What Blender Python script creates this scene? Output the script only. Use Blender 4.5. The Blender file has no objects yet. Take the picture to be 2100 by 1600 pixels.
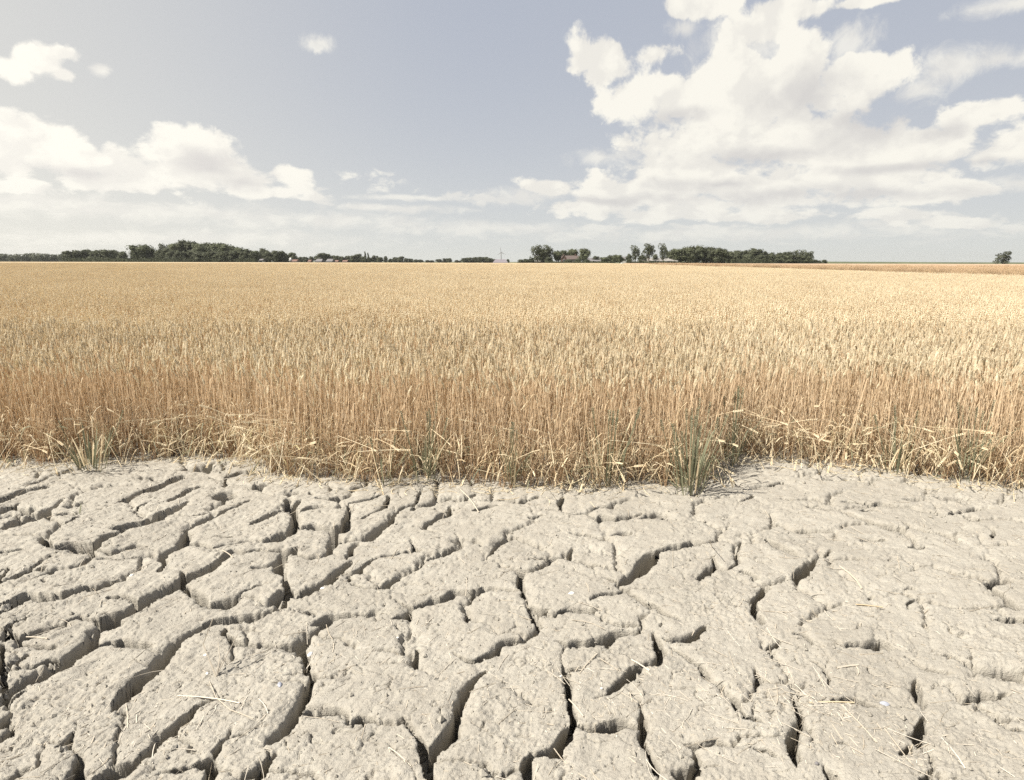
import bpy, math, random, heapq
import numpy as np
from mathutils import Vector, Matrix
from math import radians as R, sin, cos, pi

S = bpy.context.scene
C = S.collection
rng = np.random.default_rng(7)
random.seed(7)

# ------------------------------------------------------------------ camera
FPX = 1250.0            # focal length in pixels of the 2100 px wide photograph
EYE = 1.6
PITCH = math.atan((800 - 536.5) / FPX)
ROLL = math.atan(5.0 / 2100)
cF = Vector((0, cos(PITCH), -sin(PITCH)))
cR0 = Vector((1, 0, 0))
cU0 = cR0.cross(cF)
cR = cR0 * cos(ROLL) + cU0 * sin(ROLL)
cU = cU0 * cos(ROLL) - cR0 * sin(ROLL)
cam_d = bpy.data.cameras.new('camera')
cam_d.sensor_width = 36
cam_d.lens = FPX / 2100 * 36
cam_d.clip_start = 0.05
cam_d.clip_end = 20000
cam = bpy.data.objects.new('camera', cam_d)
C.objects.link(cam)
m = Matrix((cR, cU, -cF)).transposed().to_4x4()
m.translation = Vector((0, 0, EYE))
cam.matrix_world = m
S.camera = cam


def ray(px, py):
    return cF * FPX + cR * (px - 1050) - cU * (py - 800)


def gp(px, py, z=0.0):
    """point of the plane at height z seen at a pixel of the photograph"""
    d = ray(px, py)
    t = (z - EYE) / d.z
    return d.x * t, d.y * t


def at(px, py, Y):
    """x and z of what is seen at a pixel, standing Y metres away"""
    d = ray(px, py)
    return d.x / d.y * Y, EYE + d.z / d.y * Y


# ------------------------------------------------------------------ light
SUN_EL, SUN_AZ = R(52), math.atan2(-0.92, -0.34)       # azimuth measured from +Y towards +X
sun_dir = Vector((sin(SUN_AZ) * cos(SUN_EL), cos(SUN_AZ) * cos(SUN_EL), sin(SUN_EL)))
sun_d = bpy.data.lights.new('sun', 'SUN')
sun_d.energy = 5.0
sun_d.angle = R(0.53)
sun_d.color = (1.0, 0.95, 0.86)
sun = bpy.data.objects.new('sun', sun_d)
C.objects.link(sun)
sun.rotation_euler = (-sun_dir).to_track_quat('-Z', 'Y').to_euler()

HAZE = 0.00009
S.view_settings.view_transform = 'Standard'
S.view_settings.look = 'None'
S.view_settings.gamma = 1
S.view_settings.use_curve_mapping = False
S.view_settings.exposure = 0.83
S.cycles.max_bounces = 8
S.cycles.diffuse_bounces = 2
S.cycles.transparent_max_bounces = 8
S.cycles.volume_bounces = 0
S.cycles.use_denoising = False


# node helper -------------------------------------------------------
class NT:
    def __init__(self, tree):
        self.t = tree

    def n(self, typ, **kw):
        nd = self.t.nodes.new(typ)
        for k, v in kw.items():
            setattr(nd, k, v)
        return nd

    def put(self, sock, v):
        if isinstance(v, bpy.types.NodeSocket):
            self.t.links.new(v, sock)
        elif v is not None:
            sock.default_value = v

    def math(self, op, a, b=None, c=None, clamp=False):
        nd = self.n('ShaderNodeMath', operation=op, use_clamp=clamp)
        self.put(nd.inputs[0], a); self.put(nd.inputs[1], b); self.put(nd.inputs[2], c)
        return nd.outputs[0]

    def vec(self, op, a, b=None):
        nd = self.n('ShaderNodeVectorMath', operation=op)
        self.put(nd.inputs[0], a); self.put(nd.inputs[1], b)
        return nd.outputs['Value'] if op in ('LENGTH', 'DOT_PRODUCT') else nd.outputs[0]

    def noise(self, vec, scale, detail=4, rough=0.5, dist=0.0):
        nd = self.n('ShaderNodeTexNoise')
        self.put(nd.inputs['Vector'], vec)
        nd.inputs['Scale'].default_value = scale
        nd.inputs['Detail'].default_value = detail
        nd.inputs['Roughness'].default_value = rough
        nd.inputs['Distortion'].default_value = dist
        return nd.outputs[0]

    def ramp(self, f, stops):
        nd = self.n('ShaderNodeValToRGB')
        e = nd.color_ramp.elements
        while len(e) < len(stops):
            e.new(0.5)
        for k, (p, c) in enumerate(stops):
            e[k].position = p
            e[k].color = (*c, 1) if len(c) == 3 else c
        self.put(nd.inputs[0], f)
        return nd.outputs[0]

    def mix(self, f, a, b, mode='MIX'):
        nd = self.n('ShaderNodeMix', data_type='RGBA', blend_type=mode)
        self.put(nd.inputs[0], f)
        self.put(nd.inputs[6], (*a, 1) if isinstance(a, tuple) and len(a) == 3 else a)
        self.put(nd.inputs[7], (*b, 1) if isinstance(b, tuple) and len(b) == 3 else b)
        return nd.outputs[2]

    def smooth(self, v, a, b, to0=0.0, to1=1.0):
        nd = self.n('ShaderNodeMapRange', interpolation_type='SMOOTHSTEP')
        self.put(nd.inputs[0], v)
        nd.inputs[1].default_value = a; nd.inputs[2].default_value = b
        nd.inputs[3].default_value = to0; nd.inputs[4].default_value = to1
        return nd.outputs[0]

    def lin(self, v, a, b, to0=0.0, to1=1.0):
        nd = self.n('ShaderNodeMapRange')
        self.put(nd.inputs[0], v)
        nd.inputs[1].default_value = a; nd.inputs[2].default_value = b
        nd.inputs[3].default_value = to0; nd.inputs[4].default_value = to1
        return nd.outputs[0]


# ------------------------------------------------------------------ sky with clouds (all by direction)
W = bpy.data.worlds.new('World')
S.world = W
W.use_nodes = True
W.node_tree.nodes.clear()
w = NT(W.node_tree)
geo = w.n('ShaderNodeTexCoord')
D = w.vec('NORMALIZE', geo.outputs['Generated'])
sky = w.n('ShaderNodeTexSky', sky_type='NISHITA')
sky.sun_disc = False
sky.sun_elevation = SUN_EL
sky.sun_rotation = SUN_AZ
sky.air_density = 1.0
sky.dust_density = 3.0
sky.ozone_density = 1.0
sp = w.n('ShaderNodeSeparateXYZ')
w.put(sp.inputs[0], D)
az = w.math('ARCTAN2', sp.outputs[0], sp.outputs[1])
el = w.math('ARCSINE', sp.outputs[2])
cb = w.n('ShaderNodeCombineXYZ')
w.put(cb.inputs[0], az); w.put(cb.inputs[1], el)
P = cb.outputs[0]
# coordinates for the cloud billows: stretched sideways towards the horizon
elc = w.math('ADD', w.math('MAXIMUM', el, 0.0), 0.10)
st = w.math('LOGARITHM', elc, 2.718)
cb2 = w.n('ShaderNodeCombineXYZ')
w.put(cb2.inputs[0], w.math('SINE', az)); w.put(cb2.inputs[1], w.math('COSINE', az)); w.put(cb2.inputs[2], w.math('MULTIPLY', st, 0.38))
Q = cb2.outputs[0]
Q2 = w.vec('ADD', Q, (-0.030, 0.0, 0.035))             # the same billows sampled a little towards the sun
warp = w.noise(Q, 7.0, 3, 0.6)


def blobfield(blobs, vec):
    cur = None
    for (px, py, rx, ry) in blobs:
        d = ray(px, py).normalized()
        a, e = math.atan2(d.x, d.y), math.asin(d.z)
        off = w.vec('SUBTRACT', vec, (a, e, 0))
        sc = cos(math.atan((px - 1050) / FPX))
        ln = w.vec('LENGTH', w.vec('MULTIPLY', off, (FPX / rx / sc, FPX / ry / sc, 0)))
        f = w.math('SUBTRACT', 1.0, ln)
        if cur is None:
            cur = f
        else:
            nd = w.n('ShaderNodeMath', operation='SMOOTH_MAX')
            w.put(nd.inputs[0], cur); w.put(nd.inputs[1], f); nd.inputs[2].default_value = 0.25
            cur = nd.outputs[0]
    return cur


thick = [(240, 340, 140, 58), (385, 348, 120, 56), (520, 372, 100, 42), (90, 292, 115, 70), (15, 325, 90, 62), (190, 330, 110, 50), (300, 350, 90, 46), (368, 305, 46, 46), (445, 330, 75, 48),
         (500, 362, 80, 34), (590, 362, 48, 28), (550, 396, 60, 18), (650, 405, 34, 15), (60, 388, 80, 20), (250, 370, 160, 26),
         (75, 120, 58, 34), (15, 142, 52, 34), (125, 148, 32, 16), (115, 105, 34, 14),
         (1218, 118, 52, 50), (1250, 130, 80, 48), (1350, 112, 66, 28), (1290, 195, 72, 44), (1400, 195, 120, 62), (1500, 165, 130, 70), (1650, 120, 74, 66),
         (1600, 215, 170, 80), (1760, 160, 110, 46), (1560, 55, 80, 40), (1450, 8, 70, 28), (1620, 18, 110, 28), (1770, 2, 90, 16),
         (1480, 290, 190, 62), (1680, 285, 170, 84), (1420, 350, 170, 55), (1130, 388, 84, 26), (1310, 395, 160, 42),
         (1560, 385, 230, 60), (1760, 370, 190, 60), (1880, 300, 190, 48), (1990, 240, 90, 38), (2070, 300, 130, 50), (1920, 395, 120, 30),
         (1850, 448, 80, 16), (1960, 455, 70, 14), (1160, 425, 150, 20), (1340, 440, 220, 20), (1560, 445, 160, 16)]
small = [(790, 382, 48, 18), (782, 358, 30, 12), (712, 360, 26, 12), (640, 84, 26, 14), (650, 405, 38, 17), (120, 105, 34, 14), (60, 300, 60, 30), (930, 404, 26, 10), (1000, 410, 50, 12), (220, 418, 50, 9), (1830, 448, 80, 16), (1960, 455, 70, 16), (2070, 462, 50, 14), (1230, 470, 60, 9), (1440, 470, 90, 9)]
thin = [(1950, 140, 110, 46), (2050, 122, 110, 28), (1890, 180, 60, 36), (1245, 325, 90, 22), (1400, 60, 40, 22), (2070, 8, 100, 22), (640, 84, 40, 18), 
        (1000, 470, 300, 20), (205, 140, 26, 14), (90, 420, 300, 26), (1080, 400, 120, 24), (1750, 90, 60, 50), (1540, 90, 150, 60),
        (330, 430, 360, 26), (650, 455, 300, 22), (1500, 480, 700, 22), (400, 490, 520, 26), (2090, 370, 80, 24), (860, 408, 160, 8), (820, 430, 200, 10)]
wob = w.math('SUBTRACT', warp, 0.5)
cbw = w.n('ShaderNodeCombineXYZ')
w.put(cbw.inputs[0], w.math('MULTIPLY', wob, 0.05)); w.put(cbw.inputs[1], w.math('MULTIPLY', wob, -0.03))
PW = w.vec('ADD', P, cbw.outputs[0])
F1 = blobfield(thick, PW)
F2 = blobfield(thin, PW)
n1 = w.noise(Q, 9.0, 9, 0.60, 0.15)
n1b = w.noise(Q2, 9.0, 9, 0.60, 0.15)
n2 = w.noise(Q, 22.0, 7, 0.66, 0.5)
# clouds over the rest of the sky, outside the picture
n0 = w.noise(w.vec('MULTIPLY', D, (1, 1, 2.2)), 2.6, 4, 0.55)
behind = w.smooth(w.math('ABSOLUTE', az), 0.85, 1.15)
over = w.smooth(el, 0.62, 0.85)
outside = w.math('MAXIMUM', behind, over)
gen = w.math('MULTIPLY_ADD', w.math('SUBTRACT', n0, 0.56), 5.0, w.math('SUBTRACT', outside, 1.0))
gen = w.math('ADD', gen, w.math('MULTIPLY', w.math('SUBTRACT', outside, 1.0), 4.0))
F1 = w.math('MAXIMUM', F1, gen)
def billow(vec):
    tot = None
    nz = w.n('ShaderNodeTexNoise'); w.put(nz.inputs['Vector'], vec); nz.inputs['Scale'].default_value = 26; nz.inputs['Detail'].default_value = 4
    jit = w.vec('ADD', vec, w.vec('MULTIPLY', w.vec('SUBTRACT', nz.outputs[1], (.5, .5, .5)), (.05, .05, .05)))
    for sc_, am in ((13, .60), (31, .36)):
        v = w.n('ShaderNodeTexVoronoi', feature='SMOOTH_F1'); w.put(v.inputs['Vector'], jit)
        v.inputs['Scale'].default_value = sc_; v.inputs['Smoothness'].default_value = .25
        q = w.math('MULTIPLY', w.math('SUBTRACT', 0.45, v.outputs['Distance']), am)
        tot = q if tot is None else w.math('ADD', tot, q)
    return tot
BL = billow(Q); BL2 = billow(Q2)
dens = w.math('MULTIPLY_ADD', w.math('SUBTRACT', n1, 0.5), 1.5, F1)
dens = w.math('MULTIPLY_ADD', BL, 1.5, dens)
dens = w.math('MULTIPLY_ADD', w.math('SUBTRACT', n2, 0.5), 0.95, dens)
n4 = w.noise(Q, 75.0, 5, 0.65, 0.8)
dens = w.math('MULTIPLY_ADD', w.math('SUBTRACT', n4, 0.5), 0.45, dens)
F3 = blobfield(small, PW)
n3 = w.noise(Q, 30.0, 8, 0.62, 0.3)
dens3 = w.math('MULTIPLY_ADD', w.math('SUBTRACT', n3, 0.50), 5.0, w.math('MULTIPLY', F3, 1.2))
A3 = w.math('MULTIPLY', w.smooth(dens3, -0.2, 0.8), 0.70)
A1 = w.math('MAXIMUM', w.smooth(dens, -0.06, 0.32), A3)
dens2 = w.math('MULTIPLY_ADD', w.math('SUBTRACT', n2, 0.5), 2.4, F2)
A2 = w.math('MULTIPLY', w.smooth(dens2, -0.05, 1.0), 0.75)
alpha = w.math('MAXIMUM', A1, A2)
# grey-violet bases (thicker water in front of the light)
shade_b = [(170, 352, 100, 22), (440, 352, 80, 30), (500, 375, 60, 18), (1650, 200, 90, 50), (1750, 260, 120, 60), (1560, 320, 160, 22), (1620, 400, 160, 22), (1480, 375, 120, 16),
           (1780, 405, 150, 16), (1930, 270, 70, 20), (2030, 330, 80, 14), (1240, 410, 120, 10), (1840, 345, 150, 14), (1400, 240, 60, 18)]
SB = w.smooth(w.math('MULTIPLY_ADD', w.math('SUBTRACT', n2, 0.5), 1.4, w.math('MULTIPLY_ADD', w.math('SUBTRACT', n1, 0.5), 2.6, blobfield(shade_b, PW))), -0.3, 0.9)
n2b = w.noise(w.vec('ADD', Q, (-0.013, 0.0, 0.016)), 22.0, 7, 0.66, 0.5)
rel = w.math('MULTIPLY_ADD', w.math('SUBTRACT', n2, n2b), 0.30, w.math('SUBTRACT', n1, n1b))
rel = w.math('MULTIPLY_ADD', w.math('SUBTRACT', BL, BL2), 0.55, rel)
relief = w.smooth(rel, -0.13, 0.09)                      # 1 where the billow faces the sun
lite = w.math('SUBTRACT', 1.0, w.math('MULTIPLY', SB, 0.65))
lite = w.math('MULTIPLY', lite, w.lin(relief, 0, 1, 0.70, 1.0))
# haze whitening towards the horizon and towards the sun side (left)
hz = w.math('EXPONENT', w.math('MULTIPLY', w.math('MAXIMUM', el, 0.0), -7.0))
sunside = w.vec('DOT_PRODUCT', D, tuple(sun_dir))
ss = w.smooth(w.math('MULTIPLY', az, -1.0), 0.0, 0.85)
bw = w.n('ShaderNodeRGBToBW')
skyc = sky.outputs[0]
w.put(bw.inputs[0], skyc)
grey = w.n('ShaderNodeCombineColor')
for k in range(3):
    w.put(grey.inputs[k], bw.outputs[0])
# hazy desaturated blue as in the photograph
SKYGAIN = 10.0 / 1.778
base = w.mix(ss, (0.475, 0.52, 0.625), (0.75, 0.745, 0.72))
base = w.mix(w.math('MULTIPLY', hz, 1.0), base, w.mix(ss, (0.86, 0.875, 0.82), (1.0, 0.975, 0.87)))
base = w.mix(w.smooth(el, 0.40, 1.3), base, (0.20, 0.25, 0.38))
pure = w.mix(0.78, skyc, grey.outputs[0])
pureg = w.vec('MULTIPLY', pure, (0.1, 0.1, 0.1))
skyf = w.mix(0.15, base, pureg)
cl_lit = w.mix(ss, (0.97, 0.94, 0.855), (1.06, 1.025, 0.93))
cl_dark = w.mix(ss, (0.60, 0.585, 0.585), (0.72, 0.69, 0.67))
cl = w.mix(lite, cl_dark, cl_lit)
lowhz = w.smooth(el, 0.0, 0.14, 0.35, 0.0)
cl = w.mix(lowhz, cl, skyf)
out = w.mix(alpha, skyf, cl)
below = w.smooth(el, -0.06, -0.01)
out = w.mix(below, (0.40, 0.34, 0.25), out)
outg = w.vec('MULTIPLY', out, (SKYGAIN, SKYGAIN, SKYGAIN))
bg = w.n('ShaderNodeBackground')
bg.inputs[1].default_value = 0.1
w.put(bg.inputs[0], outg)
wo = w.n('ShaderNodeOutputWorld')
w.put(wo.inputs[0], bg.outputs[0])
W.cycles.sampling_method = 'MANUAL'
W.cycles.sample_map_resolution = 512


# ------------------------------------------------------------------ helpers
def tag(o, label=None, cat=None, group=None, kind=None):
    if label: o['label'] = label
    if cat: o['category'] = cat
    if group: o['group'] = group
    if kind: o['kind'] = kind
    return o


def mesh_np(name, V, F, smooth=False, uv=None):
    """V (n,3), F (m,3 or 4) arrays -> mesh"""
    me = bpy.data.meshes.new(name)
    V = np.asarray(V, dtype=np.float32); F = np.asarray(F, dtype=np.int32)
    k = F.shape[1]
    me.vertices.add(len(V)); me.vertices.foreach_set('co', V.ravel())
    me.loops.add(F.size); me.loops.foreach_set('vertex_index', F.ravel())
    me.polygons.add(len(F)); me.polygons.foreach_set('loop_start', np.arange(0, F.size, k, dtype=np.int32))
    me.polygons.foreach_set('use_smooth', np.full(len(F), smooth, dtype=bool))
    me.update(calc_edges=True)
    return me


class MB:
    """collects pieces into one mesh, material slots by index"""
    def __init__(self): self.v = []; self.f = []; self.m = []; self.n = 0
    def add(self, V, F, mi=0):
        b = self.n
        self.v += [tuple(p) for p in V]; self.n += len(V)
        for q in F: self.f.append(tuple(i + b for i in q)); self.m.append(mi)
    def box(self, x0, x1, y0, y1, z0, z1, mi=0):
        V = [(x, y, z) for z in (z0, z1) for y in (y0, y1) for x in (x0, x1)]
        self.add(V, [(0, 2, 3, 1), (4, 5, 7, 6), (0, 1, 5, 4), (2, 6, 7, 3), (0, 4, 6, 2), (1, 3, 7, 5)], mi)
    def tube(self, pts, r, sides=3, mi=0, r1=None, cap=False):
        pts = [Vector(p) for p in pts]
        V = []; n = len(pts)
        ref = Vector((0.31, 0.95, 0.12))
        for k, p in enumerate(pts):
            t = (pts[min(k + 1, n - 1)] - pts[max(k - 1, 0)]).normalized()
            a = t.cross(ref)
            if a.length < 1e-4: a = t.cross(Vector((1, 0, 0)))
            a.normalize(); b = t.cross(a)
            rr = r if r1 is None else r + (r1 - r) * k / (n - 1)
            for s in range(sides):
                an = 2 * pi * s / sides
                V.append(p + (a * cos(an) + b * sin(an)) * rr)
        F = []
        for k in range(n - 1):
            for s in range(sides):
                s2 = (s + 1) % sides
                F.append((k * sides + s, k * sides + s2, (k + 1) * sides + s2, (k + 1) * sides + s))
        if cap:
            F.append(tuple(range(sides))[::-1]); F.append(tuple((n - 1) * sides + s for s in range(sides)))
        self.add(V, F, mi)
    def strip(self, pts, widths, side, mi=0):
        V = []; F = []
        for p, wd in zip(pts, widths):
            p = Vector(p); V += [p - side * wd / 2, p + side * wd / 2]
        for k in range(len(pts) - 1):
            F.append((2 * k, 2 * k + 1, 2 * k + 3, 2 * k + 2))
        self.add(V, F, mi)
    def octa(self, c, ax, L, wd, mi=0, four=True):
        c = Vector(c); ax = ax.normalized()
        a = ax.cross(Vector((0.2, 0.9, 0.3))).normalized(); b = ax.cross(a)
        mid = c - ax * L * 0.08
        V = [c - ax * L / 2, mid + a * wd / 2, mid + b * wd / 2, mid - a * wd / 2, mid - b * wd / 2, c + ax * L / 2]
        self.add(V, [(0, 2, 1), (0, 3, 2), (0, 4, 3), (0, 1, 4), (5, 1, 2), (5, 2, 3), (5, 3, 4), (5, 4, 1)], mi)
    def mesh(self, name, mats, smooth=False):
        me = bpy.data.meshes.new(name)
        me.from_pydata([tuple(p) for p in self.v], [], self.f)
        for mt in mats: me.materials.append(mt)
        if len(mats) > 1: me.polygons.foreach_set('material_index', self.m)
        me.polygons.foreach_set('use_smooth', [smooth] * len(me.polygons))
        me.update()
        return me
    def build(self, name, mats, parent=None, smooth=False, loc=None):
        o = bpy.data.objects.new(name, self.mesh(name, mats if isinstance(mats, (list, tuple)) else [mats], smooth))
        C.objects.link(o)
        if parent: o.parent = parent
        if loc: o.location = loc
        return o


def empty(name, loc, rz=0.0):
    o = bpy.data.objects.new(name, None); C.objects.link(o)
    o.location = loc; o.rotation_euler = (0, 0, rz); o.empty_display_size = 0.2
    return o


def link_mesh(name, me, parent=None, loc=None):
    o = bpy.data.objects.new(name, me); C.objects.link(o)
    if parent: o.parent = parent
    if loc is not None: o.location = loc
    return o


# numpy gradient noise
_perm = np.random.default_rng(3).permutation(512).astype(np.int64)
_ga = np.random.default_rng(4).uniform(0, 2 * pi, 512)


def perlin(x, y, seed=0):
    xi = np.floor(x).astype(np.int64); yi = np.floor(y).astype(np.int64)
    xf = x - xi; yf = y - yi
    u = xf * xf * xf * (xf * (xf * 6 - 15) + 10); v = yf * yf * yf * (yf * (yf * 6 - 15) + 10)
    def g(ix, iy, dx, dy):
        h = _perm[(_perm[(ix + seed * 17) & 511] + iy) & 511]
        a = _ga[h]
        return np.cos(a) * dx + np.sin(a) * dy
    n00 = g(xi, yi, xf, yf); n10 = g(xi + 1, yi, xf - 1, yf)
    n01 = g(xi, yi + 1, xf, yf - 1); n11 = g(xi + 1, yi + 1, xf - 1, yf - 1)
    return (n00 * (1 - u) + n10 * u) * (1 - v) + (n01 * (1 - u) + n11 * u) * v * 1.0


def fbm(x, y, octaves=4, seed=0, gain=0.5):
    s = 0; a = 1.0
    for k in range(octaves):
        s = s + a * perlin(x * 2 ** k + 13.7 * k, y * 2 ** k - 7.1 * k, seed + k)
        a *= gain
    return s


# ------------------------------------------------------------------ materials
def new_mat(name):
    mt = bpy.data.materials.new(name); mt.use_nodes = True
    mt.node_tree.nodes.clear()
    t = NT(mt.node_tree)
    o = t.n('ShaderNodeOutputMaterial')
    b = t.n('ShaderNodeBsdfPrincipled')
    t.put(o.inputs[0], b.outputs[0])
    b.inputs['Roughness'].default_value = 0.9
    b.inputs['Specular IOR Level'].default_value = 0.15
    return mt, t, b, o


def soil_material():
    mt, t, b, o = new_mat('dry_soil')
    g = t.n('ShaderNodeNewGeometry'); pos = g.outputs['Position']
    big = t.noise(pos, 1.7, 4, 0.55)
    mid = t.noise(pos, 14, 5, 0.6)
    fine = t.noise(pos, 160, 4, 0.65)
    rot = t.n('ShaderNodeMapping'); t.put(rot.inputs[0], pos)
    rot.inputs['Rotation'].default_value = (0, 0, R(-62)); rot.inputs['Scale'].default_value = (10, 75, 40)
    streak = t.noise(rot.outputs[0], 1.0, 4, 0.6, 0.6)
    c = t.ramp(big, [(0.25, (0.300, 0.276, 0.234)), (0.75, (0.388, 0.361, 0.309))])
    c = t.mix(t.smooth(mid, 0.35, 0.7, 0.0, 0.5), c, (0.272, 0.246, 0.207))
    c = t.mix(t.smooth(fine, 0.55, 0.80, 0.0, 0.6), c, (0.145, 0.122, 0.095))
    c = t.mix(t.smooth(streak, 0.56, 0.72, 0.0, 0.40), c, (0.405, 0.376, 0.330))
    c = t.mix(t.smooth(fine, 0.20, 0.40, 0.35, 0.0), c, (0.45, 0.428, 0.388))
    t.put(b.inputs['Base Color'], c)
    b.inputs['Roughness'].default_value = 0.97
    b.inputs['Specular IOR Level'].default_value = 0.05
    h = t.math('MULTIPLY_ADD', streak, 0.5, t.math('MULTIPLY', mid, 0.6))
    h = t.math('MULTIPLY_ADD', fine, 0.32, h)
    vor = t.n('ShaderNodeTexVoronoi'); t.put(vor.inputs['Vector'], pos); vor.inputs['Scale'].default_value = 95
    pit = t.smooth(vor.outputs['Distance'], 0.0, 0.35, 0, 1)
    h = t.math('MULTIPLY_ADD', pit, 0.12, h)
    bp = t.n('ShaderNodeBump'); bp.inputs['Strength'].default_value = 0.8; bp.inputs['Distance'].default_value = 0.016
    t.put(bp.inputs['Height'], h); t.put(b.inputs['Normal'], bp.outputs[0])
    return mt


def plant_material(name, cols, rough=0.6, transl=0.0, zfade=None):
    """colour picked at random per plant from the ramp"""
    mt, t, b, o = new_mat(name)
    oi = t.n('ShaderNodeObjectInfo')
    g = t.n('ShaderNodeNewGeometry')
    n = t.noise(g.outputs['Position'], 0.55, 3, 0.5)
    f = t.math('ADD', t.math('MULTIPLY', t.n('ShaderNodeNewGeometry').outputs['Random Per Island'], 0.55), t.math('MULTIPLY', oi.outputs['Random'], 0.25))
    f = t.math('ADD', f, t.math('MULTIPLY', t.lin(n, 0.3, 0.7, 0, 1), 0.2))
    c = t.ramp(f, [(k / (len(cols) - 1), cc) for k, cc in enumerate(cols)])
    if zfade:                                   # the lower culm is browner than the ear end
        z = t.n('ShaderNodeSeparateXYZ'); t.put(z.inputs[0], g.outputs['Position'])
        c = t.mix(t.smooth(z.outputs[2], zfade[0], zfade[1], 0.75, 0.0), c, zfade[2])
    t.put(b.inputs['Base Color'], c)
    b.inputs['Roughness'].default_value = rough
    b.inputs['Specular IOR Level'].default_value = 0.25
    if transl:
        tr = t.n('ShaderNodeBsdfTranslucent'); t.put(tr.inputs[0], c)
        mx = t.n('ShaderNodeMixShader'); mx.inputs[0].default_value = transl
        t.put(mx.inputs[1], b.outputs[0]); t.put(mx.inputs[2], tr.outputs[0]); t.put(o.inputs[0], mx.outputs[0])
    return mt


def plain_material(name, col, var=0.12, scale=3.0, rough=0.8, bump=0.0):
    mt, t, b, o = new_mat(name)
    g = t.n('ShaderNodeNewGeometry')
    n = t.noise(g.outputs['Position'], scale, 5, 0.6)
    lo = tuple(max(0, c * (1 - var)) for c in col); hi = tuple(min(1, c * (1 + var)) for c in col)
    t.put(b.inputs['Base Color'], t.ramp(n, [(0.3, lo), (0.7, hi)]))
    b.inputs['Roughness'].default_value = rough
    if bump:
        bp = t.n('ShaderNodeBump'); bp.inputs['Strength'].default_value = 0.6; bp.inputs['Distance'].default_value = bump
        t.put(bp.inputs['Height'], n); t.put(b.inputs['Normal'], bp.outputs[0])
    return mt


M = {}
M['soil'] = soil_material()
M['ear'] = plant_material('wheat_ear', [(0.58, 0.48, 0.325), (0.75, 0.645, 0.465), (0.84, 0.75, 0.57), (0.90, 0.83, 0.67)], 0.7, 0.48)
M['culm'] = plant_material('wheat_culm', [(0.57, 0.40, 0.235), (0.70, 0.53, 0.34), (0.80, 0.65, 0.46), (0.87, 0.76, 0.59)], 0.55, 0.36, (0.02, 0.42, (0.46, 0.30, 0.17)))
M['dry_leaf'] = plant_material('dry_leaf', [(0.50, 0.36, 0.21), (0.62, 0.49, 0.31), (0.72, 0.62, 0.44), (0.46, 0.42, 0.20)], 0.6, 0.35)
M['green_leaf'] = plant_material('green_leaf', [(0.080, 0.092, 0.058), (0.135, 0.142, 0.088), (0.22, 0.22, 0.14), (0.44, 0.40, 0.24)], 0.55, 0.25)
M['straw'] = plant_material('bleached_straw', [(0.32, 0.26, 0.19), (0.47, 0.405, 0.315), (0.57, 0.51, 0.42), (0.66, 0.61, 0.53)], 0.5, 0.1)
M['broken'] = plant_material('broken_straw', [(0.58, 0.44, 0.25), (0.68, 0.55, 0.36), (0.76, 0.66, 0.47), (0.82, 0.73, 0.55)], 0.5, 0.12)

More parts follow.
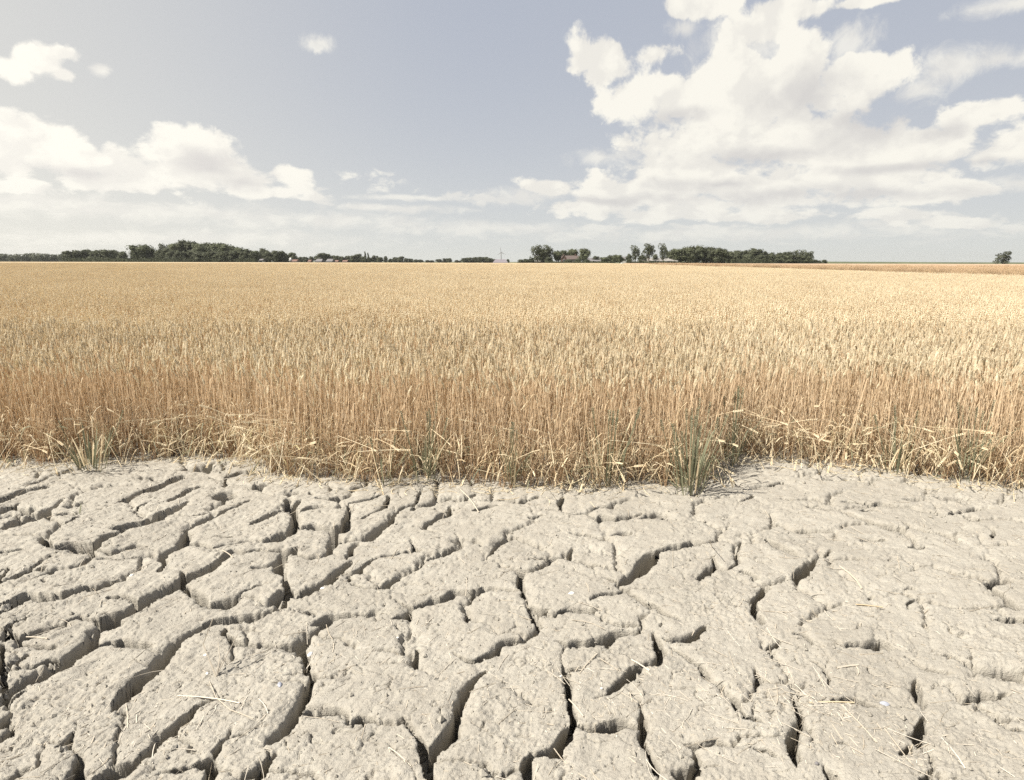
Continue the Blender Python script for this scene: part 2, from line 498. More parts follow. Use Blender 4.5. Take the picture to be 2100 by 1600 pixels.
# ------------------------------------------------------------------ cracked soil
# courses of the cracks, read off the photograph tile by tile (four units = one photograph pixel), laid on the ground plane
TILES = {'A1': (0, 940), 'A2': (525, 940), 'A3': (1050, 940), 'A4': (1575, 940), 'B1': (0, 1270), 'B2': (525, 1270), 'B3': (1050, 1270), 'B4': (1575, 1270)}
CR = {
'A1': """0,320,25 100,290,22 200,250,25 350,225,15|230,200,10 300,180,20 370,150,10|0,425,35 60,395,45 110,375,15 150,340,8
140,400,20 200,405,25 260,405,30 290,395,10|60,545,25 140,510,50 250,470,70 340,440,60 380,400,30 450,370,15 510,330,10|0,760,18 80,755,15 150,740,12
360,640,60 390,680,80 420,720,30|430,600,8 490,530,12 560,500,12 640,460,10|460,710,30 560,705,50 650,705,70 720,720,70 790,680,45 880,630,35 980,595,18
720,720,60 760,790,50 700,820,30 640,850,25 540,870,15 430,890,15|800,740,15 900,770,20 1000,730,25 1100,700,22 1200,700,12|0,990,25 100,960,20 200,925,20 320,890,18
350,930,15 420,900,12|850,800,10 1000,800,15 1150,770,15 1240,765,10|1000,330,12 1080,300,22 1180,260,20 1250,240,35 1340,200,25 1420,170,35 1480,145,45
1400,330,15 1480,290,28 1560,240,25 1650,220,12|980,560,30 1060,545,45 1180,520,50 1260,490,65 1350,440,55 1430,410,40 1530,345,15|1350,435,15 1450,450,20 1560,455,15 1680,430,10
1200,150,10 1225,150,20|1520,60,15 1560,75,40 1660,65,50 1740,30,10|1700,100,8 1840,80,12|1840,210,30 1850,160,20 1880,120,10|1900,130,10 1960,115,18 2050,100,10
1520,560,20 1525,600,70 1500,680,60 1420,715,40 1340,760,60 1330,830,50 1325,900,30|1530,550,20 1600,520,25 1700,480,25 1800,430,18 1880,390,12 2040,330,12
1530,680,30 1600,680,45 1680,700,35 1740,720,15 1850,690,20 1960,665,18 2100,645,15|1850,290,60 1910,285,25|1690,400,8 1850,345,8|1770,610,8 1880,620,15
850,1290,60 950,1270,65 1080,1220,60 1170,1150,75 1250,1100,65 1350,1060,60 1450,1020,60 1500,990,70 1570,950,55 1680,910,50 1760,870,50 1850,800,40 1900,760,30 2000,770,25 2100,735,25
1490,910,15 1500,960,60 1500,1010,70|900,1110,12 1000,1115,30 1080,1125,25 1140,1140,25
130,1170,40 200,1120,60 270,1110,30 350,1115,45 440,1115,45 500,1115,30 580,1080,25 680,1050,25 780,1030,20 880,990,15 960,965,8|0,1250,30 80,1215,25 150,1180,15 200,1120,20
560,1310,15 650,1275,30 720,1290,25 800,1290,20|1540,1040,50 1620,1110,60 1700,1170,40 1780,1170,50 1870,1160,60 1920,1130,30 1940,1100,10 2050,1050,12 2100,1030,8
340,990,45 350,1000,30|1780,1310,50 1900,1300,50 2000,1280,50 2100,1260,40|1100,400,8 1190,360,12|560,370,12 660,355,15|440,445,15 540,440,25""",
'A2': """0,500,35 80,465,35 150,430,25 220,405,15 280,400,30|260,330,40 270,380,40 310,410,50 330,460,40 310,540,95 290,600,50|0,650,12 120,650,20 180,640,70 240,600,50
0,740,25 80,740,20 180,735,30 240,745,30|340,710,10 280,750,60 230,790,60 190,850,80 180,910,80 240,960,20 255,1030,50 270,1090,40|0,885,15 80,880,20 160,850,20
0,1030,8 80,1000,8|80,1180,8 160,1130,50 230,1100,65 260,1080,40|0,1275,35 100,1225,30 200,1180,30 250,1140,20
350,550,30 450,545,55 550,550,40 620,550,30 680,560,70 740,510,65 760,440,30 755,370,35|640,590,60 635,680,80 600,740,40 560,780,25 480,795,15 400,795,12 290,780,10
380,410,15 460,385,25 540,375,15|290,280,30 340,270,20|500,310,12 600,320,20 680,310,35 740,290,12|280,370,50 340,345,20|450,270,20 455,275,20
680,670,15 740,655,25 830,640,20 890,640,20 920,630,60 980,590,50 1060,540,40 1110,505,30 1130,450,25 1200,400,15 1320,365,15 1340,300,20 1360,240,15
760,780,50 780,720,30 820,690,20|770,830,25 710,880,35 640,940,45 560,1000,45 480,1040,45 400,1080,50 330,1100,25
740,920,20 800,900,25 880,870,30 940,820,20 1000,795,12 1100,775,12 1200,755,12 1300,745,20|760,950,45 765,970,45
800,1000,12 900,1030,12 1000,1030,20 1080,1000,20 1160,965,20 1240,930,15 1290,880,10 1380,830,15 1430,800,15 1490,780,30 1560,750,40 1620,730,25 1690,715,25 1680,650,15 1640,600,8
1260,640,10 1290,690,20 1310,740,25|1370,560,30 1420,520,25 1480,490,20 1550,450,50 1590,440,50 1600,380,20|1290,410,12 1400,370,15 1500,335,15 1590,310,15
790,490,8 870,480,12 950,435,10 1040,400,20 1070,350,35 1090,300,25|780,350,8 900,330,12 1040,290,8|1170,250,10 1190,310,10|1690,320,12 1760,300,20 1810,270,10
1810,400,20 1880,385,18 1990,365,10|1950,310,15 2020,315,20 2100,315,12|1900,800,10 1960,720,20 2010,670,40 2080,630,25|1100,1050,10 1115,1100,10
1160,1130,20 1230,1170,25 1290,1190,20 1360,1165,45 1450,1145,50 1560,1120,55 1640,1075,50 1720,1080,50 1790,1070,55 1870,1040,30 1960,1040,30 2100,1050,30
1290,1190,20 1230,1260,60 1180,1270,30|1770,1090,30 1770,1150,20|1745,1210,20 1740,1290,45|860,1250,10 920,1245,20 1000,1230,20
540,1300,50 600,1280,65 680,1260,35 760,1255,35 840,1240,15|380,1235,20 440,1250,30|700,220,12 780,235,12 860,210,20|0,220,40 80,200,20""",
'A3': """50,340,20 100,325,25 200,300,20|410,400,15 395,370,40 420,300,20|160,470,12 220,460,15|680,400,12 740,385,18 830,385,15
520,435,10 600,430,12 680,460,15 740,475,45 850,485,30 940,465,25 1050,440,18|1080,475,15 1150,460,40 1220,450,50|830,610,12 890,605,25 940,595,40|1250,485,15 1290,490,18
1750,570,15 1790,510,12|1880,340,10 1980,290,20|500,600,12 560,605,20 700,625,15 750,635,20|200,800,10 320,795,30 440,790,35 500,720,15
60,900,50 75,980,50 90,1080,25 110,1140,15 160,1240,25 190,1310,45|20,880,10 130,900,30 200,880,20 280,850,12|0,1065,15 40,1060,20|560,835,15 650,850,25 740,845,12|670,870,10 700,940,8
780,960,10 860,990,20|890,1010,50 960,960,60 1040,900,85 1100,840,110 1150,790,90 1190,750,40|1200,740,10 1250,735,20 1340,720,40 1420,700,35 1490,680,45 1550,675,20 1670,660,20
900,1050,20 940,1060,30|650,1150,15 740,1110,30 840,1090,25 920,1075,12|370,1255,12 460,1230,22 550,1235,45 640,1225,35 700,1215,15|160,1190,20 240,1245,40 310,1230,15
960,1080,12 1030,1130,20 1110,1180,25 1200,1210,15 1250,1260,30 1360,1285,15|1660,800,20 1665,850,50 1600,920,60 1540,950,25
1880,670,20 1850,740,20 1860,840,40 1780,885,10 1680,880,8|1890,900,12 1940,910,20 2000,940,15|1990,1130,40 2000,1230,40 2040,1310,45|1990,1130,30 2050,1080,60 2090,1020,40""",
'A4': """0,210,10 110,190,15|120,315,12 260,325,15 400,325,15|420,160,8 500,165,12 600,165,6|640,155,15 670,150,15
350,390,10 460,405,15 550,410,12 620,430,10 700,460,25 800,490,25 930,530,30 1020,555,50 1090,550,20 1120,600,10 1200,640,6
650,340,15 730,345,15 860,365,20 950,365,40 1060,375,20 1200,400,10 1280,420,15 1380,430,10|780,415,10 870,405,12|1140,320,12 1220,325,30 1270,315,15|1400,290,10 1480,300,20 1630,305,15
1510,440,20 1620,405,30 1740,380,30|1670,480,35 1700,480,30|1140,515,12 1220,545,12 1330,580,12|1380,580,10 1480,605,45 1560,670,12|780,660,20 840,655,25 940,655,15
1200,720,25 1290,705,12|1840,570,35 1840,640,15|0,660,20 80,710,40 170,735,45 240,780,15|235,970,40 280,920,110 350,850,70 400,800,25|480,770,30 530,740,15|270,570,14 300,570,20
1380,880,15 1500,915,20 1600,945,20 1750,960,20|1800,1010,30 1850,985,50 1960,975,40 2000,990,15|1820,1030,15 1870,1070,30 1920,1080,25 2040,1190,30|1160,1210,25 1170,1160,30 1220,1120,20
1180,1045,25 1200,1045,20|1000,840,15 1020,790,10|1900,1300,30 2000,1300,40 2100,1290,50|870,1120,30 880,1110,20|1750,780,15 1750,800,10""",
'B1': """200,110,50 300,75,50 420,40,30 560,10,20|0,200,50 10,300,60 20,450,40 10,560,40|60,80,60 40,150,50
100,560,60 200,500,75 330,440,80 450,380,80 580,300,80 680,230,100 740,170,110 790,80,60 850,30,60 950,10,50|850,190,30 950,170,55 1060,185,60 1170,185,55
990,640,70 1080,550,90 1180,450,100 1280,370,100 1350,280,100 1400,210,70 1480,140,45 1600,70,40 1700,20,30 1740,5,20|1000,760,30 990,740,30
760,1300,90 900,1230,120 1000,1200,95 1080,1160,40 1150,1110,45 1230,1040,70 1280,960,60 1360,900,55 1440,860,60 1520,780,60 1600,700,30 1620,680,15
640,1130,90 620,1210,150 640,1300,150|0,820,40 50,780,30 90,770,10|20,910,60 70,850,40|0,1030,15 70,1020,15|520,990,35 570,960,20 600,880,10
1720,1290,90 1740,1200,110 1700,1140,60 1560,1170,40 1440,1210,25 1330,1220,10|1780,1060,60 1810,1000,40 1850,960,20 1890,890,15|1850,970,15 1920,960,15 1990,925,25
1840,70,50 1830,110,30 1900,150,40 2000,180,45 2100,185,35|1980,1300,30 2100,1240,60|30,600,30 30,620,20|60,1290,30 160,1230,20 280,1190,15""",
'B2': """0,170,25 60,165,25 130,165,30 220,180,35 300,190,60 360,180,90 420,110,55 480,70,45 580,10,35
360,230,70 420,300,30 430,370,40 450,430,60 440,510,80 410,590,90 350,690,90 290,790,90 200,900,80 130,960,70 90,990,20|400,750,30 480,730,60 560,720,70 640,720,70 700,740,30
790,800,30 860,790,45 950,805,40|0,1280,40 80,1170,60 140,1110,30|1310,210,25 1310,280,50 1300,360,60|1630,260,12 1720,300,20 1800,320,30 1880,290,30 1950,240,35 2010,180,35 2100,150,45
1880,400,20 1780,480,50 1720,560,70 1680,640,80 1660,720,80 1640,800,110 1600,900,110 1530,990,90 1440,1070,90 1400,1130,110 1400,1200,90 1430,1280,50
1210,780,20 1260,850,20 1320,940,35 1350,1020,50 1380,1100,70|2010,1270,15 2060,1230,30 2100,1200,40|1150,30,15 1150,60,12""",
'B3': """0,170,30 100,150,40 190,100,50 220,40,25 205,0,25|380,160,20 470,190,40 560,170,50 660,165,60 760,150,70 850,100,50 960,90,40 1060,80,30 1075,30,20 1065,0,15
440,200,20 415,270,15 430,340,15 460,400,60 465,500,60 470,600,60 470,680,50 490,760,50 500,840,60 440,920,90 380,1010,100 340,1070,100 250,1080,60 170,1070,50 130,1110,80 130,1180,100 150,1260,70 170,1310,60
480,370,15 530,380,25 590,380,15|770,190,20 775,200,10|1190,120,50 1210,200,50 1230,280,70 1190,330,80 1110,350,40 1040,370,50 990,410,80 930,480,90 860,540,50 780,590,20 720,615,15
980,570,15 1030,620,15 1060,700,20 1070,790,70 1090,880,60 1090,950,50 1110,1040,30 1150,1120,60 1190,1200,60 1215,1260,20|580,840,40 660,860,55 760,860,85 860,850,90 950,840,70 1020,850,50
1280,150,20 1360,150,40 1460,130,60 1500,110,60 1540,70,45 1590,30,30|1210,30,20 1215,10,20|1310,210,15 1400,270,20 1480,310,25 1560,370,25 1600,460,25 1700,500,15 1730,560,12 1800,600,40 1830,650,60 1840,700,20 1890,760,15 2010,790,30
1390,950,12 1450,960,30 1540,980,40 1640,970,40 1760,990,15|1530,1040,40 1540,1120,60 1480,1200,90 1400,1240,130 1450,1300,140|1610,1150,15 1670,1150,12|2010,380,20 2030,470,40|2030,1030,15 2100,1050,20""",
'B4': """10,190,30 60,170,35 100,150,25|0,200,20 70,265,12 130,320,10 150,400,10|240,95,15 300,110,25 370,160,15|480,145,10 570,155,15|650,190,20 740,180,45 860,190,60 960,190,60 1000,230,20
1170,300,12 1240,350,15 1370,400,18 1500,415,12|1490,285,15 1550,300,12|1640,330,15 1740,380,25 1830,410,50 1940,420,80 2050,420,70 2100,470,70|1600,655,20 1680,620,60 1770,570,70 1880,590,40 1960,570,20
1240,480,60 1240,550,90 1270,620,50 1290,680,20|1310,780,50 1260,850,90 1200,920,110 1220,960,70|1140,1010,80 1120,1060,30|360,310,12 450,370,15 510,440,25 510,480,15|480,340,20 470,360,10
830,370,20 830,395,15|540,630,20 640,610,30 720,610,30 800,640,25 890,660,12|250,640,60 280,720,60 260,820,80 230,920,110 200,1000,100 220,1090,70 240,1170,20|560,960,15 640,950,25|0,1050,20 80,1080,20
470,1170,20 510,1230,70 540,1300,80|1310,1200,30 1300,1300,70|2040,880,15 2090,890,25|1520,1270,25 1540,1270,20|1780,720,12 1890,780,12 2010,870,12""",
}

# grid of the soil surface: finer towards the camera
NC, NR = 1100, 760
Y0, Y1 = 1.22, 6.3
rowY = Y0 * (Y1 / Y0) ** (np.arange(NR) / (NR - 1))
halfw = 0.95 + 0.97 * rowY
uu = np.linspace(-1, 1, NC)
GX = halfw[:, None] * uu[None, :]
GY = np.repeat(rowY[:, None], NC, 1)
# jagged courses: the plane is warped before distances are measured
wx = 0.020 * fbm(GX * 9, GY * 9, 3, 1) + 0.0085 * fbm(GX * 30, GY * 30, 1, 9)
wy = 0.020 * fbm(GX * 9 + 31, GY * 9, 3, 5) + 0.0085 * fbm(GX * 30, GY * 30 + 17, 1, 13)
QX = GX + wx; QY = GY + wy
sd = np.full(GX.shape, -0.10, dtype=np.float64)     # >0 inside a crack, metres from its lip
wid = np.full(GX.shape, 0.004)
segs = []


def seg_apply(x0, y0, r0, x1, y1, r1):
    segs.append((x0, y0, r0, x1, y1, r1))
    mg = 0.10
    lo, hi = min(y0 - r0, y1 - r1) - mg, max(y0 + r0, y1 + r1) + mg
    a, b = np.searchsorted(rowY, (lo, hi))
    if b <= a: return
    xl, xh = min(x0 - r0, x1 - r1) - mg, max(x0 + r0, x1 + r1) + mg
    hw0, hw1 = halfw[a], halfw[b - 1]
    fl = min(xl / hw0, xl / hw1); fh = max(xh / hw0, xh / hw1)
    c = int(max(0, (fl + 1) / 2 * NC - 1)); d = int(min(NC, (fh + 1) / 2 * NC + 2))
    if d <= c: return
    px, py = QX[a:b, c:d], QY[a:b, c:d]
    dx, dy = x1 - x0, y1 - y0
    L2 = dx * dx + dy * dy + 1e-12
    t = np.clip(((px - x0) * dx + (py - y0) * dy) / L2, 0, 1)
    rr = r0 + (r1 - r0) * t
    s = rr - np.hypot(px - (x0 + dx * t), py - (y0 + dy * t))
    cur = sd[a:b, c:d]; ww = wid[a:b, c:d]
    better = s > cur
    cur[better] = s[better]; ww[better] = rr[better]


for key, txt in CR.items():
    ox, oy = TILES[key]
    for poly in txt.replace('\n', '|').split('|'):
        pts = [tuple(float(q) for q in p.split(',')) for p in poly.split()]
        P_ = []
        for k, (zx, zy, zw) in enumerate(pts):
            px, py, pw = ox + zx / 4, oy + zy / 4, zw / 4 * 1.08
            a = pts[max(k - 1, 0)]; b = pts[min(k + 1, len(pts) - 1)]
            tx, ty = b[0] - a[0], b[1] - a[1]
            L = math.hypot(tx, ty) or 1
            nx, ny = -ty / L, tx / L
            g0 = gp(px - nx * pw / 2, py - ny * pw / 2); g1 = gp(px + nx * pw / 2, py + ny * pw / 2)
            ga, gb = gp(px - tx / L, py - ty / L), gp(px + tx / L, py + ty / L)
            wt = (gb[0] - ga[0], gb[1] - ga[1]); wl = math.hypot(*wt)
            ww_ = abs((g1[0] - g0[0]) * wt[1] - (g1[1] - g0[1]) * wt[0]) / wl
            gx, gy = gp(px, py)
            P_.append((gx, gy, max(0.0022, ww_ / 2)))
        # tapered free ends
        def ext(p, q):
            L = math.hypot(p[0] - q[0], p[1] - q[1]) or 1
            e = min(0.05, p[2] * 1.6 + 0.01)
            return (p[0] + (p[0] - q[0]) / L * e, p[1] + (p[1] - q[1]) / L * e, 0.0008)
        P_ = [ext(P_[0], P_[1])] + P_ + [ext(P_[-1], P_[-2])]
        for p, q in zip(P_[:-1], P_[1:]):
            seg_apply(*p, *q)

# a few cracks outside the picture so that the ground goes on
for k in range(60):
    side = random.choice((-1, 1))
    y = random.uniform(1.3, 6.0); x = side * (0.86 * (y * .98 + .33) + random.uniform(0.05, 1.2))
    a = random.uniform(0.1, 1.3); P_ = []
    for j in range(random.randint(3, 6)):
        P_.append((x, y, random.uniform(0.004, 0.016))); a += random.uniform(-.5, .5)
        x += 0.14 * cos(a); y += 0.14 * sin(a)
    for p, q in zip(P_[:-1], P_[1:]): seg_apply(*p, *q)

# soil plates: every cell of a coarse grid goes to the seed it is cheapest to reach without crossing a crack
ST = 4
cs = sd[::ST, ::ST]; cx = GX[::ST, ::ST]; cy = GY[::ST, ::ST]
nr, nc = cs.shape
free = -cs.copy()
cand = np.argsort(-(free + 0.01 * rng.random(free.shape)).ravel())
seeds = []
for idx in cand:
    i, j = divmod(int(idx), nc)
    if free[i, j] < 0.02: break
    x, y = cx[i, j], cy[i, j]
    need = 0.185 if y < 3.2 else 0.235
    if all((x - a) ** 2 + ((y - b) * 1.0) ** 2 > need * need for a, b, _, _ in seeds):
        seeds.append((x, y, i, j))
    if len(seeds) >= 298: break
rowstep = np.diff(rowY[::ST]); colstep = (halfw[::ST] * 2 * ST / (NC - 1))
lab = np.full((nr, nc), -1, dtype=np.int32); cost = np.full((nr, nc), 1e9)
pen = np.where(cs > -0.004, 40.0, 1.0) + 6 * np.clip(1 - np.abs(cs) / 0.03, 0, 1)
heap = [(0.0, i, j, k) for k, (_, _, i, j) in enumerate(seeds)]
heapq.heapify(heap)
penl = pen.tolist(); labl = [[-1] * nc for _ in range(nr)]
rs = rowstep.tolist() + [rowstep[-1]]; cl_ = colstep.tolist()
while heap:
    c0, i, j, k = heapq.heappop(heap)
    if labl[i][j] >= 0: continue
    labl[i][j] = k
    for di, dj in ((1, 0), (-1, 0), (0, 1), (0, -1)):
        a, b = i + di, j + dj
        if 0 <= a < nr and 0 <= b < nc and labl[a][b] < 0:
            heapq.heappush(heap, (c0 + (rs[min(i, a)] if di else cl_[i]) * penl[a][b], a, b, k))
lab = np.array(labl, dtype=np.int32)
# label at full resolution, looked up at slightly displaced places so that the seams are ragged
ii = np.arange(NR)[:, None] / ST + 1.3 * perlin(GX * 45, GY * 45, 21); jj = np.arange(NC)[None, :] / ST + 1.3 * perlin(GX * 45, GY * 45, 22)
labf = lab[np.clip(np.rint(ii).astype(int), 0, nr - 1), np.clip(np.rint(jj).astype(int), 0, nc - 1)]

# height ---------------------------------------------------------------
# every plate sits and tilts a little differently
tilt = rng.normal(0, 1, (len(seeds), 3)) * np.array([0.018, 0.018, 0.0035])
sx = np.array([s[0] for s in seeds]); sy = np.array([s[1] for s in seeds])
def plate_plane():
    out_ = np.zeros((nr, nc))
    out_ = tilt[lab, 2] + tilt[lab, 0] * np.clip(cx - sx[lab], -.2, .2) + tilt[lab, 1] * np.clip(cy - sy[lab], -.2, .2)
    for _ in range(3):      # soften across seams that carry no crack
        out_[1:-1, 1:-1] = (out_[1:-1, 1:-1] * 2 + out_[:-2, 1:-1] + out_[2:, 1:-1] + out_[1:-1, :-2] + out_[1:-1, 2:]) / 6
    return out_
pp = plate_plane()
fi = np.clip(np.arange(NR) / ST, 0, nr - 1.001); fj = np.clip(np.arange(NC) / ST, 0, nc - 1.001)
i0 = fi.astype(int); j0 = fj.astype(int); ti = (fi - i0)[:, None]; tj = (fj - j0)[None, :]
pf = (pp[i0][:, j0] * (1 - tj) + pp[i0][:, j0 + 1] * tj) * (1 - ti) + (pp[i0 + 1][:, j0] * (1 - tj) + pp[i0 + 1][:, j0 + 1] * tj) * ti
fade = np.clip(np.minimum.reduce([(GY - Y0) / 0.12, (Y1 - GY) / 0.5, (1 - np.abs(uu))[None, :] * halfw[:, None] / 0.12]), 0, 1)
top = pf * 1.0
top += 0.010 * fbm(GX * 1.6, GY * 1.6, 2, 40) + 0.0065 * fbm(GX * 7, GY * 7, 2, 41)
# scars and ridges running with the old tillage direction
ca, sa = cos(R(62)), sin(R(62))
SX = GX * ca + GY * sa; SY = -GX * sa + GY * ca
leftness = np.clip(0.55 - GX * 0.22, 0.25, 1.0)
top += leftness * (0.0075 * fbm(SX * 7, SY * 26, 3, 50) - 0.0085 * np.clip(np.abs(fbm(SX * 9, SY * 38, 2, 51)) * -6 + 0.55, 0, 1))
rough_ = 0.85 * np.clip(0.58 + 1.9 * fbm(GX * 2.4, GY * 2.4, 3, 54), 0.16, 1.8)
top += rough_ * (0.0070 * fbm(GX * 20, GY * 20, 2, 52) + 0.0048 * fbm(GX * 62, GY * 62, 2, 53))
top += rough_ * 0.006 * (0.25 - np.abs(fbm(SX * 26, SY * 48, 2, 55)))
# pits and crumbs
pn = perlin(GX * 48, GY * 48, 60)
top -= 0.0075 * np.clip((pn - 0.34) * 5, 0, 1)
pn = perlin(GX * 75, GY * 75, 61)
top += 0.0045 * np.clip((pn - 0.30) * 5, 0, 1)
# secondary hair cracks, intermittent
hx = fbm(GX * 4.2 + 0.5 * perlin(GX * 12, GY * 12, 70), GY * 5.6, 2, 71)
fw = 1 + 0.30 * np.clip(GY - 2, 0, 4)
hair = np.clip(1 - np.abs(hx) / (0.015 * fw), 0, 1) * np.clip(fbm(GX * 2.3, GY * 2.3, 2, 72) * 4 + 0.45, 0, 1)
hx2 = fbm(GX * 7.5, GY * 9.5 + 0.4 * perlin(GX * 22, GY * 22, 73), 2, 74)
hair2 = np.clip(1 - np.abs(hx2) / (0.022 * fw), 0, 1) * np.clip(fbm(GX * 3.3 + 9, GY * 3.3, 2, 75) * 4 + 0.1, 0, 1)
seam = np.zeros(GX.shape)
e_ = (labf[:, 1:] != labf[:, :-1]); seam[:, 1:][e_] = 1; seam[:, :-1][e_] = 1
e_ = (labf[1:] != labf[:-1]); seam[1:][e_] = 1; seam[:-1][e_] = 1
sb = seam.copy()
sb[1:-1, 1:-1] = (seam[1:-1, 1:-1] * 2 + seam[:-2, 1:-1] + seam[2:, 1:-1] + seam[1:-1, :-2] + seam[1:-1, 2:]) / 6
wdn = np.zeros(GX.shape)
for q in (2, 4): wdn[q:-q, q:-q] += (sb[2 * q:, q:-q] + sb[:-2 * q, q:-q] + sb[q:-q, 2 * q:] + sb[q:-q, :-2 * q]) / 8
seamk = np.clip(fbm(GX * 2.7 + 4, GY * 2.7, 2, 76) * 3.5 + 0.75 - 0.25 * np.clip(GX, 0, 1), 0.12, 1)
top -= (0.032 * sb + 0.010 * wdn) * seamk * fw ** 0.5
top -= 0.026 * hair + 0.015 * hair2
ws = np.clip(wid / 0.02, 0.15, 1.3)
outd = np.clip(-sd, 0, 0.2)
# plates bulge: lips rounded, crumbly along some stretches
crumb = np.clip(fbm(GX * 3.1, GY * 3.1, 2, 80) * 2.2 + 0.35, 0, 1)
lip = np.exp(-outd / (0.004 + 0.010 * ws * crumb))
top -= (0.002 + 0.005 * ws) * lip * (0.35 + 0.9 * crumb)
top += 0.004 * ws * np.exp(-((outd - 0.05) / 0.03) ** 2)
top += lip * crumb * 0.010 * fbm(GX * 110, GY * 110, 1, 81)
depth = np.clip(wid * 8.5, 0.022, 0.22)
wallw = np.maximum(0.0085, 1.5 * (2 * halfw / (NC - 1))[:, None] * np.ones(GX.shape)) + 0.009 * crumb * np.clip(ws, 0.2, 1)
wallw = np.minimum(wallw, 0.0045 + wid * 0.75)
ins = np.clip((sd + 0.001) / wallw, 0, 1)
prof = ins ** (0.75 + 0.5 * crumb)
floor = depth * (1 + 0.35 * fbm(GX * 9, GY * 9, 2, 82)) * (0.80 + 0.20 * np.clip(sd / (wid + 1e-6), 0, 1))
top -= prof * floor
top += prof * (0.006 + 0.010 * crumb) * fbm(GX * 75, GY * 75, 2, 83)
HZ = np.where(fade < 1, top * fade, top)
HZ = HZ - 0.012 * fade


def ground_z(x, y):
    """height of the soil surface (bilinear on the grid)"""
    x = np.atleast_1d(np.asarray(x, float)); y = np.atleast_1d(np.asarray(y, float))
    yc = np.clip(y, Y0, Y1 - 1e-6)
    fr = np.log(yc / Y0) / math.log(Y1 / Y0) * (NR - 1)
    i = np.clip(fr.astype(int), 0, NR - 2); t = fr - i
    hw = 0.95 + 0.97 * yc
    fc = (x / hw + 1) / 2 * (NC - 1)
    inside = (fc >= 0) & (fc <= NC - 1) & (y > Y0) & (y < Y1)
    fc = np.clip(fc, 0, NC - 1.001); j = fc.astype(int); s = fc - j
    z = (HZ[i, j] * (1 - s) + HZ[i, j + 1] * s) * (1 - t) + (HZ[i + 1, j] * (1 - s) + HZ[i + 1, j + 1] * s) * t
    return np.where(inside, z, 0.0)


GP = np.stack([GX + 0.35 * wx * 0, GY, HZ], -1).reshape(-1, 3)
# crumbling walls: points inside a crack are pushed sideways a little
push = (prof * crumb * 0.006).ravel()
GP[:, 0] += push * fbm(GX * 60, HZ * 60 + GY * 20, 1, 90).ravel() * 2
GP[:, 1] += push * fbm(GY * 60, HZ * 60 + GX * 20, 1, 91).ravel() * 2
# walls lean back under the lips: points down in a crack are moved under the plate
dxr = (2 * halfw / (NC - 1))[:, None]
g_x = np.gradient(sd, axis=1) / dxr
g_r = np.gradient(sd, axis=0); x_r = np.gradient(GX, axis=0); y_r = np.gradient(GY, axis=0)
g_y = (g_r - g_x * x_r) / y_r
gl = np.hypot(g_x, g_y) + 1e-3
und = np.clip(depth * 0.34, 0.005, 0.022) * (1.1 - 0.55 * crumb) * np.clip(prof * 1.3 - 0.15, 0, 1) * np.clip(1.6 - sd / 0.012, 0, 1) * fade
GP[:, 0] -= (und * g_x / gl).ravel(); GP[:, 1] -= (und * g_y / gl).ravel()
idx = np.arange(NR * NC).reshape(NR, NC)
Q4 = np.stack([idx[:-1, :-1], idx[:-1, 1:], idx[1:, 1:], idx[1:, :-1]], -1).reshape(-1, 4)
flab = labf[:-1, :-1].ravel().copy()
deep = (sd[:-1, :-1] > 0.55 * wid[:-1, :-1]).ravel() & (wid[:-1, :-1] > 0.010).ravel()
flab[deep] = -1
order = np.argsort(flab, kind='stable'); fl_s = flab[order]
bounds = np.searchsorted(fl_s, np.arange(-1, len(seeds) + 1))
soil_root = None
for k in range(-1, len(seeds)):
    fsel = Q4[order[bounds[k + 1]:bounds[k + 2]]] if k + 2 < len(bounds) else Q4[order[bounds[k + 1]:]]
    if len(fsel) == 0: continue
    vs, inv = np.unique(fsel, return_inverse=True)
    me = mesh_np('crack_floor' if k < 0 else 'soil_plate', GP[vs], inv.reshape(-1, 4), True)
    me.materials.append(M['soil'])
    if k < 0:
        soil_root = link_mesh('cracked_soil', me); tag(soil_root, kind='structure')
    else:
        link_mesh('soil_plate', me, soil_root)

# the ground round the cracked patch, out to the horizon
hwA, hwB = halfw[0], halfw[-1]
BIG = 3200
Vg = [(-hwA, Y0, 0), (hwA, Y0, 0), (hwB, Y1, 0), (-hwB, Y1, 0), (-BIG, -400, 0), (BIG, -400, 0), (BIG, BIG, 0), (-BIG, BIG, 0)]
me = mesh_np('ground', Vg, [(4, 5, 1, 0), (5, 6, 2, 1), (6, 7, 3, 2), (7, 4, 0, 3)])
me.materials.append(M['soil'])
tag(link_mesh('ground', me), kind='structure')
print('ground built', len(seeds))
# ------------------------------------------------------------------ wheat
edge_px = [(-500, 955), (0, 948), (60, 955), (150, 948), (230, 945), (300, 936), (380, 938), (430, 942), (500, 952), (540, 970), (620, 978), (700, 984), (800, 990), (870, 984), (950, 990),
           (1100, 998), (1230, 998), (1330, 988), (1400, 996), (1450, 984), (1475, 960), (1500, 940), (1600, 941), (1700, 953), (1780, 960), (1850, 974), (1950, 984), (2050, 992), (2100, 998), (2700, 1015)]
EP = np.array([gp(*p) for p in edge_px])
def edgeY(x):
    x = np.asarray(x, float)
    return np.interp(x, EP[:, 0], EP[:, 1]) + 0.05 * perlin(x * 3.1, x * 0 + 3.3, 5) + 0.03 * perlin(x * 11, x * 0 + 1.3, 6)
def edgeX(y): return 26.0 + 0.08 * y          # right-hand border of the wheat, running away from the camera
HW = 0.88


